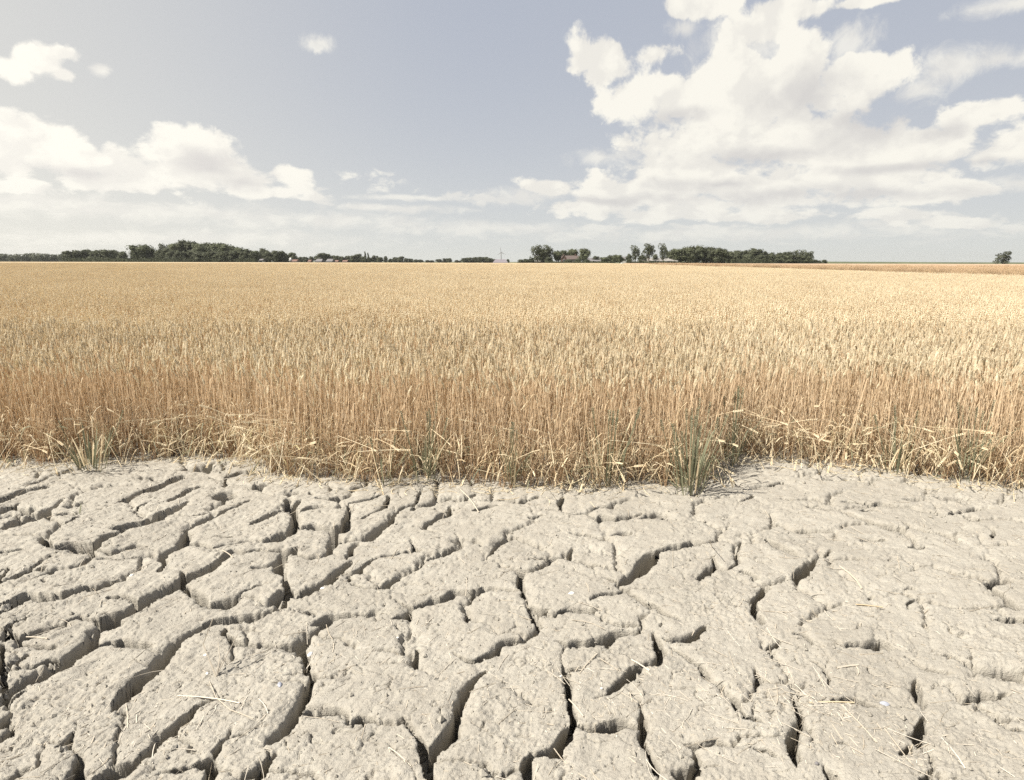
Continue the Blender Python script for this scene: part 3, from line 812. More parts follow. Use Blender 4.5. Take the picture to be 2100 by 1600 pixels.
def make_stalk(mb, x, y, h, rnd, detail, z0=0.0, lean=None, mats=(0, 1, 2)):
    """one wheat plant: culm, ear and sometimes a dried leaf"""
    an = rnd.uniform(0, 2 * pi) if lean is None else lean[0]
    ln = abs(rnd.gauss(0, 0.06)) if lean is None else lean[1]
    dx, dy = cos(an) * ln * h, sin(an) * ln * h
    el_ = rnd.uniform(0.070, 0.100)
    hb = h - el_
    base_ = Vector((x, y, z0))
    topp = Vector((x + dx, y + dy, hb))
    midp = Vector((x + dx * 0.35, y + dy * 0.35, z0 + (hb - z0) * 0.5))
    r = rnd.uniform(0.0019, 0.0029)
    if detail == 2:
        q = Vector((x + dx * 0.66, y + dy * 0.66, z0 + (hb - z0) * 0.78))
        mb.tube([base_, midp, q, topp], r, 3, mats[0], r * 0.7)
    else:
        mb.tube([midp if z0 == 0 else base_, topp], r * 1.15, 3, mats[0])
    an2 = an + rnd.gauss(0, 0.8)
    nod = abs(rnd.gauss(0.16, 0.16))
    ax = Vector((cos(an2) * sin(nod) + dx * 0.6, sin(an2) * sin(nod) + dy * 0.6, cos(nod))).normalized()
    if detail == 2:
        a = ax.cross(Vector((rnd.uniform(-1, 1), rnd.uniform(-1, 1), 0.1))).normalized()
        b_ = ax.cross(a)
        n = 8
        for k in range(n):
            t = (k + 0.5) / n
            wdt = 0.0090 * (1 - 0.55 * abs(t - 0.42) * 1.6)
            bend = ax * el_ * t + a * (0.004 * t * t)
            for sgn in (-1, 1):
                c = topp + bend + a * sgn * wdt * 0.55 + ax * (0.0035 if sgn > 0 else 0)
                mb.octa(c, ax + a * sgn * 0.38, 0.0170, wdt * 1.15, mats[1])
        mb.octa(topp + ax * el_ * 0.98, ax, 0.016, 0.006, mats[1])
        mb.octa(topp + ax * el_ * 0.5, b_ * 0.1 + ax, el_ * 0.95, 0.009, mats[1])
    elif detail == 1:
        a = ax.cross(Vector((rnd.uniform(-1, 1), rnd.uniform(-1, 1), 0.1))).normalized()
        for k in range(3):
            t = (k + 0.5) / 3
            sgn = 1 if k % 2 else -1
            mb.octa(topp + ax * el_ * t + a * sgn * 0.0018, ax + a * sgn * 0.15, el_ * 0.46, 0.0180 * (1 - 0.4 * abs(t - .4)), mats[1])
    else:
        mb.octa(topp + ax * el_ * 0.5, ax, el_, 0.0195, mats[1])
    if detail == 2 and rnd.random() < 0.75:
        for _ in range(rnd.choice((1, 1, 2))):
            t0 = rnd.uniform(0.25, 0.88)
            p = base_.lerp(topp, t0); L = rnd.uniform(0.08, 0.20); aa = rnd.uniform(0, 2 * pi)
            hd = Vector((cos(aa), sin(aa), 0)); pts = []
            droop = rnd.uniform(1.2, 3.0)
            for k in range(4):
                s = k / 3
                pts.append(p + hd * L * s * 0.55 + Vector((0, 0, L * (0.35 * s - droop * 0.45 * s * s))))
            mb.strip(pts, [0.004, 0.006, 0.004, 0.001], hd.cross(Vector((0, 0, 1))), mats[2])


mats3 = [M['culm'], M['ear'], M['dry_leaf']]


def source_collection(name, meshes):
    col = bpy.data.collections.new(name)
    for k, me in enumerate(meshes):
        o = bpy.data.objects.new('%s_%02d' % (name, k), me)
        col.objects.link(o)
    return col


def scatter(name, pos, rot, scl, idx_, coll, kind='stuff', label=None, cat=None):
    n = len(pos)
    me = bpy.data.meshes.new(name)
    me.vertices.add(n)
    me.vertices.foreach_set('co', np.asarray(pos, np.float32).ravel())
    a = me.attributes.new('rot', 'FLOAT_VECTOR', 'POINT'); a.data.foreach_set('vector', np.asarray(rot, np.float32).ravel())
    a = me.attributes.new('scl', 'FLOAT', 'POINT'); a.data.foreach_set('value', np.asarray(scl, np.float32))
    a = me.attributes.new('pick', 'INT', 'POINT'); a.data.foreach_set('value', np.asarray(idx_, np.int32))
    o = bpy.data.objects.new(name, me); C.objects.link(o)
    ng = bpy.data.node_groups.new(name + '_nodes', 'GeometryNodeTree')
    ng.interface.new_socket('Geometry', in_out='INPUT', socket_type='NodeSocketGeometry')
    ng.interface.new_socket('Geometry', in_out='OUTPUT', socket_type='NodeSocketGeometry')
    N = ng.nodes; Lk = ng.links
    gi = N.new('NodeGroupInput'); go = N.new('NodeGroupOutput')
    iop = N.new('GeometryNodeInstanceOnPoints')
    ci = N.new('GeometryNodeCollectionInfo'); ci.inputs['Collection'].default_value = coll
    ci.inputs['Separate Children'].default_value = True; ci.inputs['Reset Children'].default_value = True
    def attr(nm, typ):
        q = N.new('GeometryNodeInputNamedAttribute'); q.data_type = typ; q.inputs[0].default_value = nm
        return q.outputs[0]
    Lk.new(gi.outputs[0], iop.inputs['Points'])
    Lk.new(ci.outputs[0], iop.inputs['Instance'])
    iop.inputs['Pick Instance'].default_value = True
    Lk.new(attr('pick', 'INT'), iop.inputs['Instance Index'])
    er = N.new('FunctionNodeEulerToRotation'); Lk.new(attr('rot', 'FLOAT_VECTOR'), er.inputs[0])
    Lk.new(er.outputs[0], iop.inputs['Rotation'])
    Lk.new(attr('scl', 'FLOAT'), iop.inputs['Scale'])
    Lk.new(iop.outputs[0], go.inputs[0])
    md = o.modifiers.new('scatter', 'NODES'); md.node_group = ng
    tag(o, label, cat, kind=kind)
    return o


rnd = random.Random(11)
single = []
for k in range(18):
    mb = MB(); make_stalk(mb, 0, 0, HW, rnd, 2); single.append(mb.mesh('wheat_plant', mats3, False))
NFULL = len(single)
for k in range(6):                       # leafy tillers that carry no ear
    mb = MB()
    for q in range(3):
        x, y = rnd.uniform(-.02, .02), rnd.uniform(-.02, .02); h = rnd.uniform(.25, .52); a = rnd.uniform(0, 6.28); ln = rnd.uniform(.02, .12)
        tp = Vector((x + cos(a) * ln, y + sin(a) * ln, h)); b0 = Vector((x, y, 0))
        mb.tube([b0, b0.lerp(tp, .5), tp], .0019, 3, 0, .0012)
        for _ in range(1):
            p = b0.lerp(tp, rnd.uniform(.2, 1)); L = rnd.uniform(.08, .2); aa = rnd.uniform(0, 6.28); hd = Vector((cos(aa), sin(aa), 0)); dr = rnd.uniform(.5, 1.6)
            mb.strip([p + hd * L * s_ * .6 + Vector((0, 0, L * (.5 * s_ - dr * .7 * s_ * s_))) for s_ in (0, .33, .66, 1)], [.003, .005, .004, .001], hd.cross(Vector((0, 0, 1))), 2)
    single.append(mb.mesh('wheat_tiller', mats3, False))
NEARD = 7.6
# single plants along the near edge
DENS = 440
npt = int(DENS * 2 * 8.5 * (NEARD + 1.3 - 3.9))
px_ = rng.uniform(-8.5, 8.5, npt); py_ = rng.uniform(3.9, NEARD + 1.3, npt)
eY = edgeY(px_)
rowmod = 1.0
keep = (py_ > eY) & (np.abs(px_) < 0.90 * py_ + 1.6) & (py_ < NEARD + 0.15 * perlin(px_, px_ * 0 + 9, 3) + 0.1)
# thinner right at the border
keep &= (rng.random(npt) < np.clip((py_ - eY) / 0.12, 0.25, 1))
px_ = px_[keep]; py_ = py_[keep]; eY = eY[keep]
n = len(px_)
hh = 0.97 + 0.055 * rng.normal(size=n) + 0.05 * fbm(px_ * 1.2, py_ * 1.2, 2, 30)
front = np.clip(1 - (py_ - eY) / 0.30, 0, 1)
hh -= front * np.abs(rng.normal(0, 0.10, n))
hh = np.clip(hh, 0.62, 1.10)
tl = rng.normal(0, 0.075, (n, 2)) + np.array([0.0, 0.03]) + front[:, None] * rng.normal(0, 0.11, (n, 2))
tl[:, 0] += front * 0.06
rot = np.stack([tl[:, 0], tl[:, 1], rng.uniform(0, 2 * pi, n)], -1)
rot[:, 1] += 0.03
pos = np.stack([px_, py_, ground_z(px_, py_) - 0.01], -1)
src = source_collection('wheat_source', single)
pick = rng.integers(0, NFULL, n)
sub = np.nonzero((front > 0) | ((py_ - eY < 1.0) & (rng.random(n) < .6)))[0]
pos2 = pos[sub] + np.stack([rng.normal(0, .03, len(sub)), rng.normal(0.01, .03, len(sub)), np.zeros(len(sub))], -1)
pos = np.concatenate([pos, pos2]); rot = np.concatenate([rot, rot[sub] * 1.5]); hh = np.concatenate([hh, rng.uniform(.7, 1.15, len(sub))])
pick = np.concatenate([pick, rng.integers(NFULL, len(single), len(sub))])
scatter('wheat_front', pos, rot, hh, pick, src, label='ripe golden wheat standing along the edge of the cracked soil', cat='wheat')
print('single plants', n)

# middle distance: half-metre clumps
def make_tile(size, count, detail, zb, seed):
    r_ = random.Random(seed); mb = MB()
    for _ in range(count):
        h = HW * (0.97 + r_.gauss(0, 0.055))
        make_stalk(mb, r_.uniform(-size / 2, size / 2) * 1.06, r_.uniform(-size / 2, size / 2) * 1.06, h, r_, detail, zb, lean=(r_.uniform(0, 6.28), abs(r_.gauss(0, 0.09))))
    return mb.mesh('wheat_clump', mats3, False)
t1 = source_collection('clump_source', [make_tile(0.5, 88, 1, 0.25, 100 + k) for k in range(6)])
def tile_points(y0, y1, step):
    ys = np.arange(y0 + step / 2, y1, step); P2 = []
    for y in ys:
        hw_ = 0.90 * y + 3
        xs = np.arange(-hw_, min(hw_, edgeX(y)), step)
        for x in xs: P2.append((x + rng.uniform(-.04, .04) * step, y + rng.uniform(-.04, .04) * step, 0))
    return np.array(P2)
p1 = tile_points(NEARD, 44, 0.5)
n = len(p1)
p1[:, 2] = 0.045 * fbm(p1[:, 0] * 0.5, p1[:, 1] * 0.5, 3, 31)
rz = np.stack([rng.normal(0, 0.02, n), rng.normal(0.02, 0.02, n), rng.integers(0, 4, n) * pi / 2 + rng.normal(0, 0.06, n)], -1)
scatter('wheat_middle', p1, rz, rng.normal(1.0, 0.018, n), rng.integers(0, 6, n), t1, label='dense ripe wheat filling the middle of the field', cat='wheat')
t2 = source_collection('ears_source', [make_tile(2.0, 1150, 0, 0.62, 200 + k) for k in range(3)])
p2 = tile_points(44, 190, 2.0)
n = len(p2)
p2[:, 2] = 0.05 * fbm(p2[:, 0] * 0.12, p2[:, 1] * 0.12, 3, 32)
rz = np.stack([np.zeros(n), np.zeros(n), rng.integers(0, 4, n) * pi / 2], -1)
scatter('wheat_distance', p2, rz, np.ones(n), rng.integers(0, 3, n), t2, label='distant ripe wheat running up to the far trees', cat='wheat')
print('tiles', len(p1), n)

# matted lower culms: the crop is closed below the ears
def crop_material(name, a, b_, c_):
    mt, t, b, o = new_mat(name)
    g = t.n('ShaderNodeNewGeometry')
    mp = t.n('ShaderNodeMapping'); t.put(mp.inputs[0], g.outputs['Position']); mp.inputs['Scale'].default_value = (1, 1, 0.08)
    n1_ = t.noise(mp.outputs[0], 28, 5, 0.65); n2_ = t.noise(g.outputs['Position'], 0.25, 3, 0.5)
    c = t.ramp(n1_, [(0.30, a), (0.50, b_), (0.72, c_)])
    c = t.mix(t.smooth(n2_, 0.4, 0.7, 0, 0.25), c, c_)
    t.put(b.inputs['Base Color'], c)
    bp = t.n('ShaderNodeBump'); bp.inputs['Strength'].default_value = 1.0; bp.inputs['Distance'].default_value = 0.06
    t.put(bp.inputs['Height'], n1_); t.put(b.inputs['Normal'], bp.outputs[0])
    return mt
M['crop'] = crop_material('wheat_crop', (0.42, 0.33, 0.20), (0.62, 0.51, 0.34), (0.76, 0.66, 0.48))
M['oats'] = crop_material('brown_crop', (0.24, 0.16, 0.10), (0.42, 0.30, 0.20), (0.54, 0.41, 0.28))
M['far_crop'] = crop_material('far_wheat_crop', (0.24, 0.18, 0.10), (0.40, 0.31, 0.19), (0.56, 0.45, 0.30))
mb = MB()
ysl = [6.6, 9, 12, 20, 30, 44, 46, 60, 90, 130, 190, 260, 345]
for k in range(len(ysl) - 1):
    ya, yb = ysl[k], ysl[k + 1]
    za = 0.42 if ya < 46 else (0.72 if ya < 190 else 0.86)
    zb = 0.42 if yb < 46 else (0.72 if yb < 190 else 0.86)
    wa, wb = 1.0 * ya + 6, 1.0 * yb + 6
    xa, xb = min(wa, edgeX(ya) - .3), min(wb, edgeX(yb) - .3)
    mb.add([(-wa, ya, za), (xa, ya, za), (xb, yb, zb), (-wb, yb, zb)], [(0, 1, 2, 3)], 1 if ya >= 46 else 0)
    mb.add([(xa, ya, 0), (xb, yb, 0), (xb, yb, zb), (xa, ya, za)], [(0, 1, 2, 3)])
mb.add([(-7, 6.6, 0), (7, 6.6, 0), (7, 6.6, .42), (-7, 6.6, .42)], [(0, 1, 2, 3)])
tag(mb.build('wheat_undergrowth', [M['crop'], M['far_crop']]), 'matted brown lower straw under the wheat ears', 'wheat', kind='stuff')

# ---- broken stalks leaning out of the border
def broken(mb, x, y, h1, a1, tilt1, L2, a2, tilt2, rnd, r=0.0024, green=False):
    z0 = float(ground_z(x, y)[0]) - 0.01
    p0 = Vector((x, y, z0))
    d1 = Vector((cos(a1) * sin(tilt1), sin(a1) * sin(tilt1), cos(tilt1)))
    p1_ = p0 + d1 * h1
    d2 = Vector((cos(a2) * sin(tilt2), sin(a2) * sin(tilt2), cos(tilt2)))
    q = p0.lerp(p1_, 0.5) + Vector((rnd.gauss(0, .004), rnd.gauss(0, .004), 0))
    mb.tube([p0, q, p1_], r, 3, 0)
    e = p1_ + d2 * L2
    if e.z < 0.03:
        L2 = max(0.05, (p1_.z - 0.03) / max(0.05, -d2.z)); e = p1_ + d2 * L2
    sag = Vector((0, 0, -0.004 - 0.01 * L2))
    mb.tube([p1_, p1_.lerp(e, 0.5) + sag * 0.3, e + sag], r * 0.95, 3, 0)
    ax = (e + sag - p1_.lerp(e, 0.5)).normalized() + Vector((0, 0, -0.12)); ax.normalize()
    a = ax.cross(Vector((rnd.uniform(-1, 1), rnd.uniform(-1, 1), .1))).normalized()
    el_ = rnd.uniform(.06, .09); e = e + sag
    for k in range(6):
        t = (k + .5) / 6
        for sgn in (-1, 1):
            mb.octa(e + ax * el_ * t + a * sgn * 0.0042, ax + a * sgn * .4, 0.018, 0.0078, 1)
    if rnd.random() < 0.6:
        p = p0.lerp(p1_, rnd.uniform(.5, 1)); aa = rnd.uniform(pi, 2 * pi); hd = Vector((cos(aa), sin(aa), 0)); L = rnd.uniform(.10, .22)
        pts = [p + hd * L * s * .6 + Vector((0, 0, L * (.2 * s - 0.8 * s * s))) for s in (0, .33, .66, 1)]
        mb.strip(pts, [.003, .006, .005, .001], hd.cross(Vector((0, 0, 1))), 2)


matsB = [M['broken'], M['broken'], M['dry_leaf']]
rb = random.Random(5)
mb = MB()
def dens_at(px):                   # where the photograph shows the fallen stalks thickest
    return 0.35 + 0.9 * math.exp(-((px - 560) / 220) ** 2) + 0.5 * math.exp(-((px - 130) / 120) ** 2) + 0.55 * math.exp(-((px - 1220) / 160) ** 2) + 1.1 * math.exp(-((px - 1800) / 300) ** 2)
cnt = 0
while cnt < 480:
    px = rb.uniform(-80, 2200)
    if rb.random() > dens_at(px) / 1.4: continue
    x, _ = gp(px, 970)
    y = float(edgeY(x)) + rb.uniform(-0.02, 0.30)
    x *= 1 + rb.gauss(0, .003)
    a1 = rb.uniform(pi * 0.9, 2.1 * pi)
    broken(mb, x, y, rb.uniform(0.10, 0.46), a1, rb.uniform(0.05, 0.6), rb.uniform(0.12, 0.34), a1 + rb.gauss(0, 1.1), rb.uniform(1.0, 2.8), rb, rb.uniform(.0012, .0020))
    cnt += 1
tag(mb.build('broken_stalks', matsB), 'pale broken wheat stalks drooping out of the border of the crop', 'wheat stalks', kind='stuff')

# dead leaves and short green leaves at the foot of the crop
mb = MB()
for k in range(2300):
    x = rb.uniform(-5.6, 5.6); y = float(edgeY(x)) + abs(rb.gauss(0, .22)) - 0.03
    z = float(ground_z(x, y)[0]) + rb.uniform(0, 0.34) ** 1.0
    aa = rb.uniform(0, 2 * pi); hd = Vector((cos(aa), sin(aa), 0)); L = rb.uniform(.05, .17); up = rb.uniform(-.4, .9); dr = rb.uniform(.3, 1.5)
    zz = lambda s: max(0.006 - z, L * (up * s - dr * s * s))
    pts = [Vector((x, y, z)) + hd * L * s + Vector((0, 0, zz(s))) for s in (0, .33, .66, 1)]
    wdt = rb.uniform(.5, 1.2)
    mb.strip(pts, [.004 * wdt, .008 * wdt, .007 * wdt, .001], (hd.cross(Vector((0, 0, 1))) + Vector((0, 0, rb.uniform(-.8, .8)))).normalized(), 0 if rb.random() < .66 else 1)
tag(mb.build('dead_leaves', [M['dry_leaf'], M['green_leaf']]), 'curled dry leaves hanging at the foot of the wheat', 'leaves', kind='stuff')

# ---- green late plants standing in the border
def green_clump(name, label, px, py, h, wd, nblades, nears, seed, cat='grass clump', group=None):
    r_ = random.Random(seed)
    x, y = gp(px, py); z = float(ground_z(x, y)[0]) - 0.01
    root = empty(name, (x, y, z)); tag(root, label, cat, group)
    for k in range(nears):
        mb = MB(); aa = r_.uniform(0, 2 * pi); rr = wd * 0.5 * math.sqrt(r_.random())
        bx, by = cos(aa) * rr * .5, sin(aa) * rr * .5
        hk = h * r_.uniform(.72, 1.0); tp = Vector((cos(aa) * rr * 1.3, sin(aa) * rr * 1.3, hk))
        mb.tube([(bx, by, 0), (bx + (tp.x - bx) * .4, by + (tp.y - by) * .4, hk * .5), tuple(tp)], .0028, 3, 0)
        ax = Vector((tp.x - bx, tp.y - by, hk)).normalized(); a = ax.cross(Vector((.3, .8, .1))).normalized()
        for q in range(6):
            for sgn in (-1, 1):
                mb.octa(tp + ax * .085 * (q + .5) / 6 + a * sgn * .0042, ax + a * sgn * .38, .018, .008, 0)
        mb.build('ear_stem', M['green_leaf'], root)
    for k in range(nblades):
        mb = MB()
        aa = r_.uniform(0, 2 * pi); rr = wd * .30 * math.sqrt(r_.random()); hd = Vector((cos(aa), sin(aa), 0))
        L = h * r_.uniform(.35, .95); p = Vector((cos(aa) * rr, sin(aa) * rr, r_.uniform(0, .25) * h))
        lean_ = r_.uniform(.05, .45); droop = max(0, r_.gauss(.25, .35)); pts = []
        for s in (0, .25, .5, .75, 1):
            pts.append(p + hd * L * lean_ * s * (1 + s * droop) + Vector((0, 0, L * (s - droop * .55 * s * s * s) * .85)))
        wv = r_.uniform(.007, .013)
        mb.strip(pts, [wv * .6, wv, wv, wv * .7, .001], (hd.cross(Vector((0, 0, 1))) + hd * r_.uniform(-.6, .6)).normalized(), 0)
        mb.build('blade', M['green_leaf'] if r_.random() < .74 else M['dry_leaf'], root)
    return root


green_clump('green_wheat_clump', 'tall bluish green late wheat clump standing forward of the field border beside the bare notch', 1415, 1005, .60, .38, 58, 14, 1)
green_clump('green_wheat_clump', 'low bushy green grass clump at the far left, in front of the wheat border', 185, 962, .42, .40, 55, 3, 2)
green_clump('green_wheat_clump', 'thin dark green wheat clump in the border left of the middle, ears at half height', 872, 985, .52, .26, 26, 7, 3)
green_clump('green_wheat_clump', 'green blades with upright ears in the border left of the tall bluish clump', 1245, 992, .58, .34, 34, 9, 4)
green_clump('green_wheat_clump', 'two stemmed green tuft rooted at the soil where pale broken stalks cross', 790, 995, .34, .16, 14, 2, 5)
green_clump('green_wheat_clump', 'small green tuft in the wheat border just right of the middle', 1050, 992, .46, .20, 16, 5, 6)
green_clump('green_wheat_clump', 'green blades behind the broken stalks in the right part of the border', 1840, 968, .50, .30, 26, 5, 7)
green_clump('green_wheat_clump', 'green clump with bent broad leaves near the right end of the border', 1985, 985, .62, .30, 24, 6, 8)
green_clump('green_wheat_clump', 'sparse green stems at the back of the bare notch', 1500, 950, .66, .22, 16, 6, 9)
green_clump('green_sprout', 'tiny green sprout on the pale soil near the left edge', 160, 1050, .09, .02, 2, 0, 10, 'sprout')
green_clump('green_sprout', 'lone green seedling growing out of the deep crack at the bottom', 1428, 1592, .24, .05, 4, 0, 11, 'sprout')

# ------------------------------------------------------------------ straw and crumbs on the soil
def lay(mb, x, y, L, ang, r, bendv, mi=0, sides=3, lift=0.0):
    n_ = 4 if L > .06 else 2
    pts = []
    for k in range(n_):
        t = k / (n_ - 1) - .5
        qx = x + cos(ang) * L * t - sin(ang) * bendv * (.25 - t * t) * L * 4
        qy = y + sin(ang) * L * t + cos(ang) * bendv * (.25 - t * t) * L * 4
        pts.append([qx, qy])
    zs = ground_z([p[0] for p in pts], [p[1] for p in pts])
    zs = [float(v) for v in zs]
    # stiff: bridges gaps, lies on the higher supports
    hi = sorted(zs)[-1]
    if len(zs) == 2: za = zs
    else:
        a_, b_ = max(zs[0], zs[1] - .004), max(zs[-1], zs[-2] - .004)
        if min(a_, b_) < hi - .05: a_ = max(a_, hi - .02); b_ = max(b_, hi - .02)
        za = [a_ + (b_ - a_) * k / (n_ - 1) for k in range(n_)]
        up = max(0, max(zs[k] - za[k] for k in range(n_)))
        za = [v + up for v in za]
    mb.tube([(p[0], p[1], v + r * .7 + lift) for p, v in zip(pts, za)], r, sides, mi)


rs_ = random.Random(9)
mb = MB()
clx = [gp(*p) for p in ((1600, 1400), (1500, 1420), (1250, 1440), (1700, 1480), (340, 1470), (150, 1500), (700, 1310), (1800, 1500), (1090, 1400), (1580, 1260))]
for k in range(7500):
    if rs_.random() < .20:
        c = rs_.choice(clx); x = c[0] + rs_.gauss(0, .22); y = c[1] + rs_.gauss(0, .12)
    else:
        y = Y0 + .15 + (5.1 - Y0) * rs_.random() ** .85; x = rs_.uniform(-1, 1) * (0.90 * y + .7)
    if y > float(edgeY(x)) + .1: continue
    L = min(.16, .008 + rs_.expovariate(1 / .014)) if rs_.random() < .94 else rs_.uniform(.05, .16)
    if x < 0: ang = rs_.gauss(R(62), .5) if rs_.random() < .6 else rs_.uniform(0, pi)
    else: ang = rs_.gauss(R(120), .7) if rs_.random() < .5 else rs_.uniform(0, pi)
    lay(mb, x, y, L, ang, rs_.uniform(.0007, .0017), rs_.gauss(0, .05))
tag(mb.build('straw_litter', M['straw']), 'short bits of bleached straw scattered over the cracked soil', 'straw', kind='stuff')
# straw near the border
mb = MB()
for k in range(700):
    x = rs_.uniform(-5, 5); y = float(edgeY(x)) - abs(rs_.gauss(0, .12)) + .05
    lay(mb, x, y, rs_.uniform(.03, .16), rs_.uniform(0, pi), rs_.uniform(.001, .0022), rs_.gauss(0, .12))
tag(mb.build('border_straw', M['broken']), 'loose straw lying on the soil along the wheat border', 'straw', kind='stuff')
mb = MB()
for k in range(5200):
    y = Y0 + .15 + (5.0 - Y0) * rs_.random() ** .9; x = rs_.uniform(-1, 1) * (0.90 * y + .6)
    s = min(.016, .0022 + rs_.expovariate(1 / .0022)); z = float(ground_z(x, y)[0])
    a, b_, c = (rs_.uniform(.6, 1.2) * s for _ in range(3)); an = rs_.uniform(0, 6.28)
    V = [Vector((a, 0, 0)), Vector((0, b_, 0)), Vector((-a, 0, 0)), Vector((0, -b_, 0)), Vector((a * .2, 0, c)), Vector((0, 0, -c * .6))]
    mr = Matrix.Rotation(an, 3, 'Z')
    mb.add([mr @ v + Vector((x, y, z + s * .3)) for v in V], [(0, 1, 4), (1, 2, 4), (2, 3, 4), (3, 0, 4), (1, 0, 5), (2, 1, 5), (3, 2, 5), (0, 3, 5)])
tag(mb.build('soil_crumbs', M['soil']), 'small crumbs of dry soil lying on the plates and in the cracks', 'crumbs', kind='stuff')
# ------------------------------------------------------------------ second crop, meadow, bank
XB0 = 3.2
mb = MB()
ys2 = [24, 30, 36, 44, 54, 66, 80, 100, 130, 170, 230, 300]
for ya, yb in zip(ys2[:-1], ys2[1:]):
    xa, xb = edgeX(ya) + XB0 + .4, edgeX(yb) + XB0 + .4
    mb.add([(xa, ya, .98), (xa + 260, ya, .98), (xb + 260, yb, .98), (xb, yb, .98)], [(0, 1, 2, 3)])
    mb.add([(xa, ya, 0), (xb, yb, 0), (xb, yb, .98), (xa, ya, .98)], [(0, 3, 2, 1)])
tag(mb.build('brown_crop', M['oats']), 'brown crop standing as a darker strip behind the right end of the wheat', 'crop', kind='stuff')
M['oat_ear'] = plant_material('brown_ear', [(0.38, 0.26, 0.16), (0.50, 0.36, 0.23), (0.60, 0.45, 0.30), (0.66, 0.53, 0.38)], 0.7, 0.1)
M['oat_stem'] = plant_material('brown_stem', [(0.26, 0.20, 0.11), (0.38, 0.27, 0.15), (0.48, 0.34, 0.20), (0.36, 0.34, 0.16)], 0.7, 0.1)
def oat_tile(seed):
    r_ = random.Random(seed); mb = MB()
    for _ in range(120):
        x, y = r_.uniform(-.5, .5), r_.uniform(-.5, .5); h = r_.gauss(1.08, .07)
        tx, ty = r_.gauss(0, .07), r_.gauss(0, .07)
        mb.tube([(x, y, .05), (x + tx, y + ty, h)], .004, 3, 0)
        for q in range(5):
            a = r_.uniform(0, 6.28); rr = r_.uniform(.01, .05)
            mb.octa((x + tx + cos(a) * rr, y + ty + sin(a) * rr, h - r_.uniform(-.03, .16)), Vector((cos(a) * .6, sin(a) * .6, -.4 + r_.random())), .045, .016, 1)
    return mb.mesh('brown_clump', [M['oat_stem'], M['oat_ear']])
t3 = source_collection('brown_source', [oat_tile(300 + k) for k in range(4)])
pb = []
for y in np.arange(24, 210, 1.0):
    xe = edgeX(y) + XB0
    depth_ = 5 if y < 80 else 9
    for x in np.arange(xe, xe + depth_, 1.0):
        pb.append((x + rng.uniform(-.15, .15), y + rng.uniform(-.1, .1), .05 * float(perlin(np.array([x * .4]), np.array([y * .4]), 3)[0])))
    for x in np.arange(xe + depth_, xe + depth_ + 30, 2.0):
        if y < 90 and rng.random() < .7: pb.append((x + rng.uniform(-.5, .5), y + rng.uniform(-.5, .5), 0))
pb = np.array(pb); n = len(pb)
scatter('brown_crop_border', pb, np.stack([rng.normal(0, .03, n), rng.normal(0, .03, n), rng.uniform(0, 6.28, n)], -1), rng.normal(1, .05, n), rng.integers(0, 4, n), t3,
        label='ragged brown seed heads along the border of the darker crop', cat='crop')

def sheet(name, pts, z, mat, kind='structure'):
    mb = MB(); mb.add([(x, y, z) for x, y in pts], [tuple(range(len(pts)))])
    return tag(mb.build(name, mat), kind=kind)
M['meadow'] = plain_material('meadow_grass', (0.12, 0.125, 0.065), .25, .05)
M['track'] = plain_material('track_gravel', (0.22, 0.20, 0.17), .12, .6)
M['bank'] = plain_material('bank_grass', (0.105, 0.115, 0.065), .22, .08)
sheet('meadow', [(-3100, 346), (3100, 346), (3100, 3100), (-3100, 3100)], .004, M['meadow'])
sheet('meadow', [(54, 300), (3000, 300), (3000, 345.9), (54, 345.9)], .004, M['meadow'])
sheet('farm_track', [(0, 346.5), (170, 330), (170, 336), (0, 352)], .012, M['track'])
# long grass bank on the right horizon
mb = MB()
xs = [120, 200, 300, 420, 560, 760, 1100, 1600]
for x0, x1 in zip(xs[:-1], xs[1:]):
    f = lambda x: 430 + .02 * x
    hh0, hh1 = (2.0 + .25 * sin(x0 * .013)) * min(1, (x0 - 120) / 80 + .3), (2.0 + .25 * sin(x1 * .013)) * min(1, (x1 - 120) / 80)
    V = [(x0, f(x0) - 9, 0), (x0, f(x0) - 2, hh0), (x0, f(x0) + 2, hh0), (x0, f(x0) + 9, 0), (x1, f(x1) - 9, 0), (x1, f(x1) - 2, hh1), (x1, f(x1) + 2, hh1), (x1, f(x1) + 9, 0)]
    mb.add(V, [(0, 4, 5, 1), (1, 5, 6, 2), (2, 6, 7, 3)])
tag(mb.build('grass_bank', M['bank'], smooth=True), kind='structure')

# ------------------------------------------------------------------ trees
def foliage(name, c1, c2):
    mt, t, b, o = new_mat(name)
    g = t.n('ShaderNodeNewGeometry'); oi = t.n('ShaderNodeObjectInfo')
    n_ = t.noise(g.outputs['Position'], .22, 3, .6)
    f = t.math('ADD', t.math('MULTIPLY', g.outputs['Random Per Island'], .45), t.math('MULTIPLY', t.lin(n_, .3, .7), .35))
    f = t.math('ADD', f, t.math('MULTIPLY', oi.outputs['Random'], .25))
    c = t.ramp(f, [(0.1, c1), (0.9, c2)])
    t.put(b.inputs['Base Color'], c); b.inputs['Roughness'].default_value = .7
    tr = t.n('ShaderNodeBsdfTranslucent'); t.put(tr.inputs[0], c)
    mx = t.n('ShaderNodeMixShader'); mx.inputs[0].default_value = .2
    t.put(mx.inputs[1], b.outputs[0]); t.put(mx.inputs[2], tr.outputs[0]); t.put(o.inputs[0], mx.outputs[0])
    return mt
M['leaf_dark'] = foliage('dark_foliage', (0.052, 0.056, 0.036), (0.104, 0.112, 0.066))
M['leaf_mid'] = foliage('green_foliage', (0.062, 0.070, 0.042), (0.130, 0.140, 0.080))
M['leaf_grey'] = foliage('grey_foliage', (0.060, 0.066, 0.046), (0.120, 0.125, 0.085))
M['bark'] = plain_material('bark', (0.16, 0.13, 0.10), .2, 2)
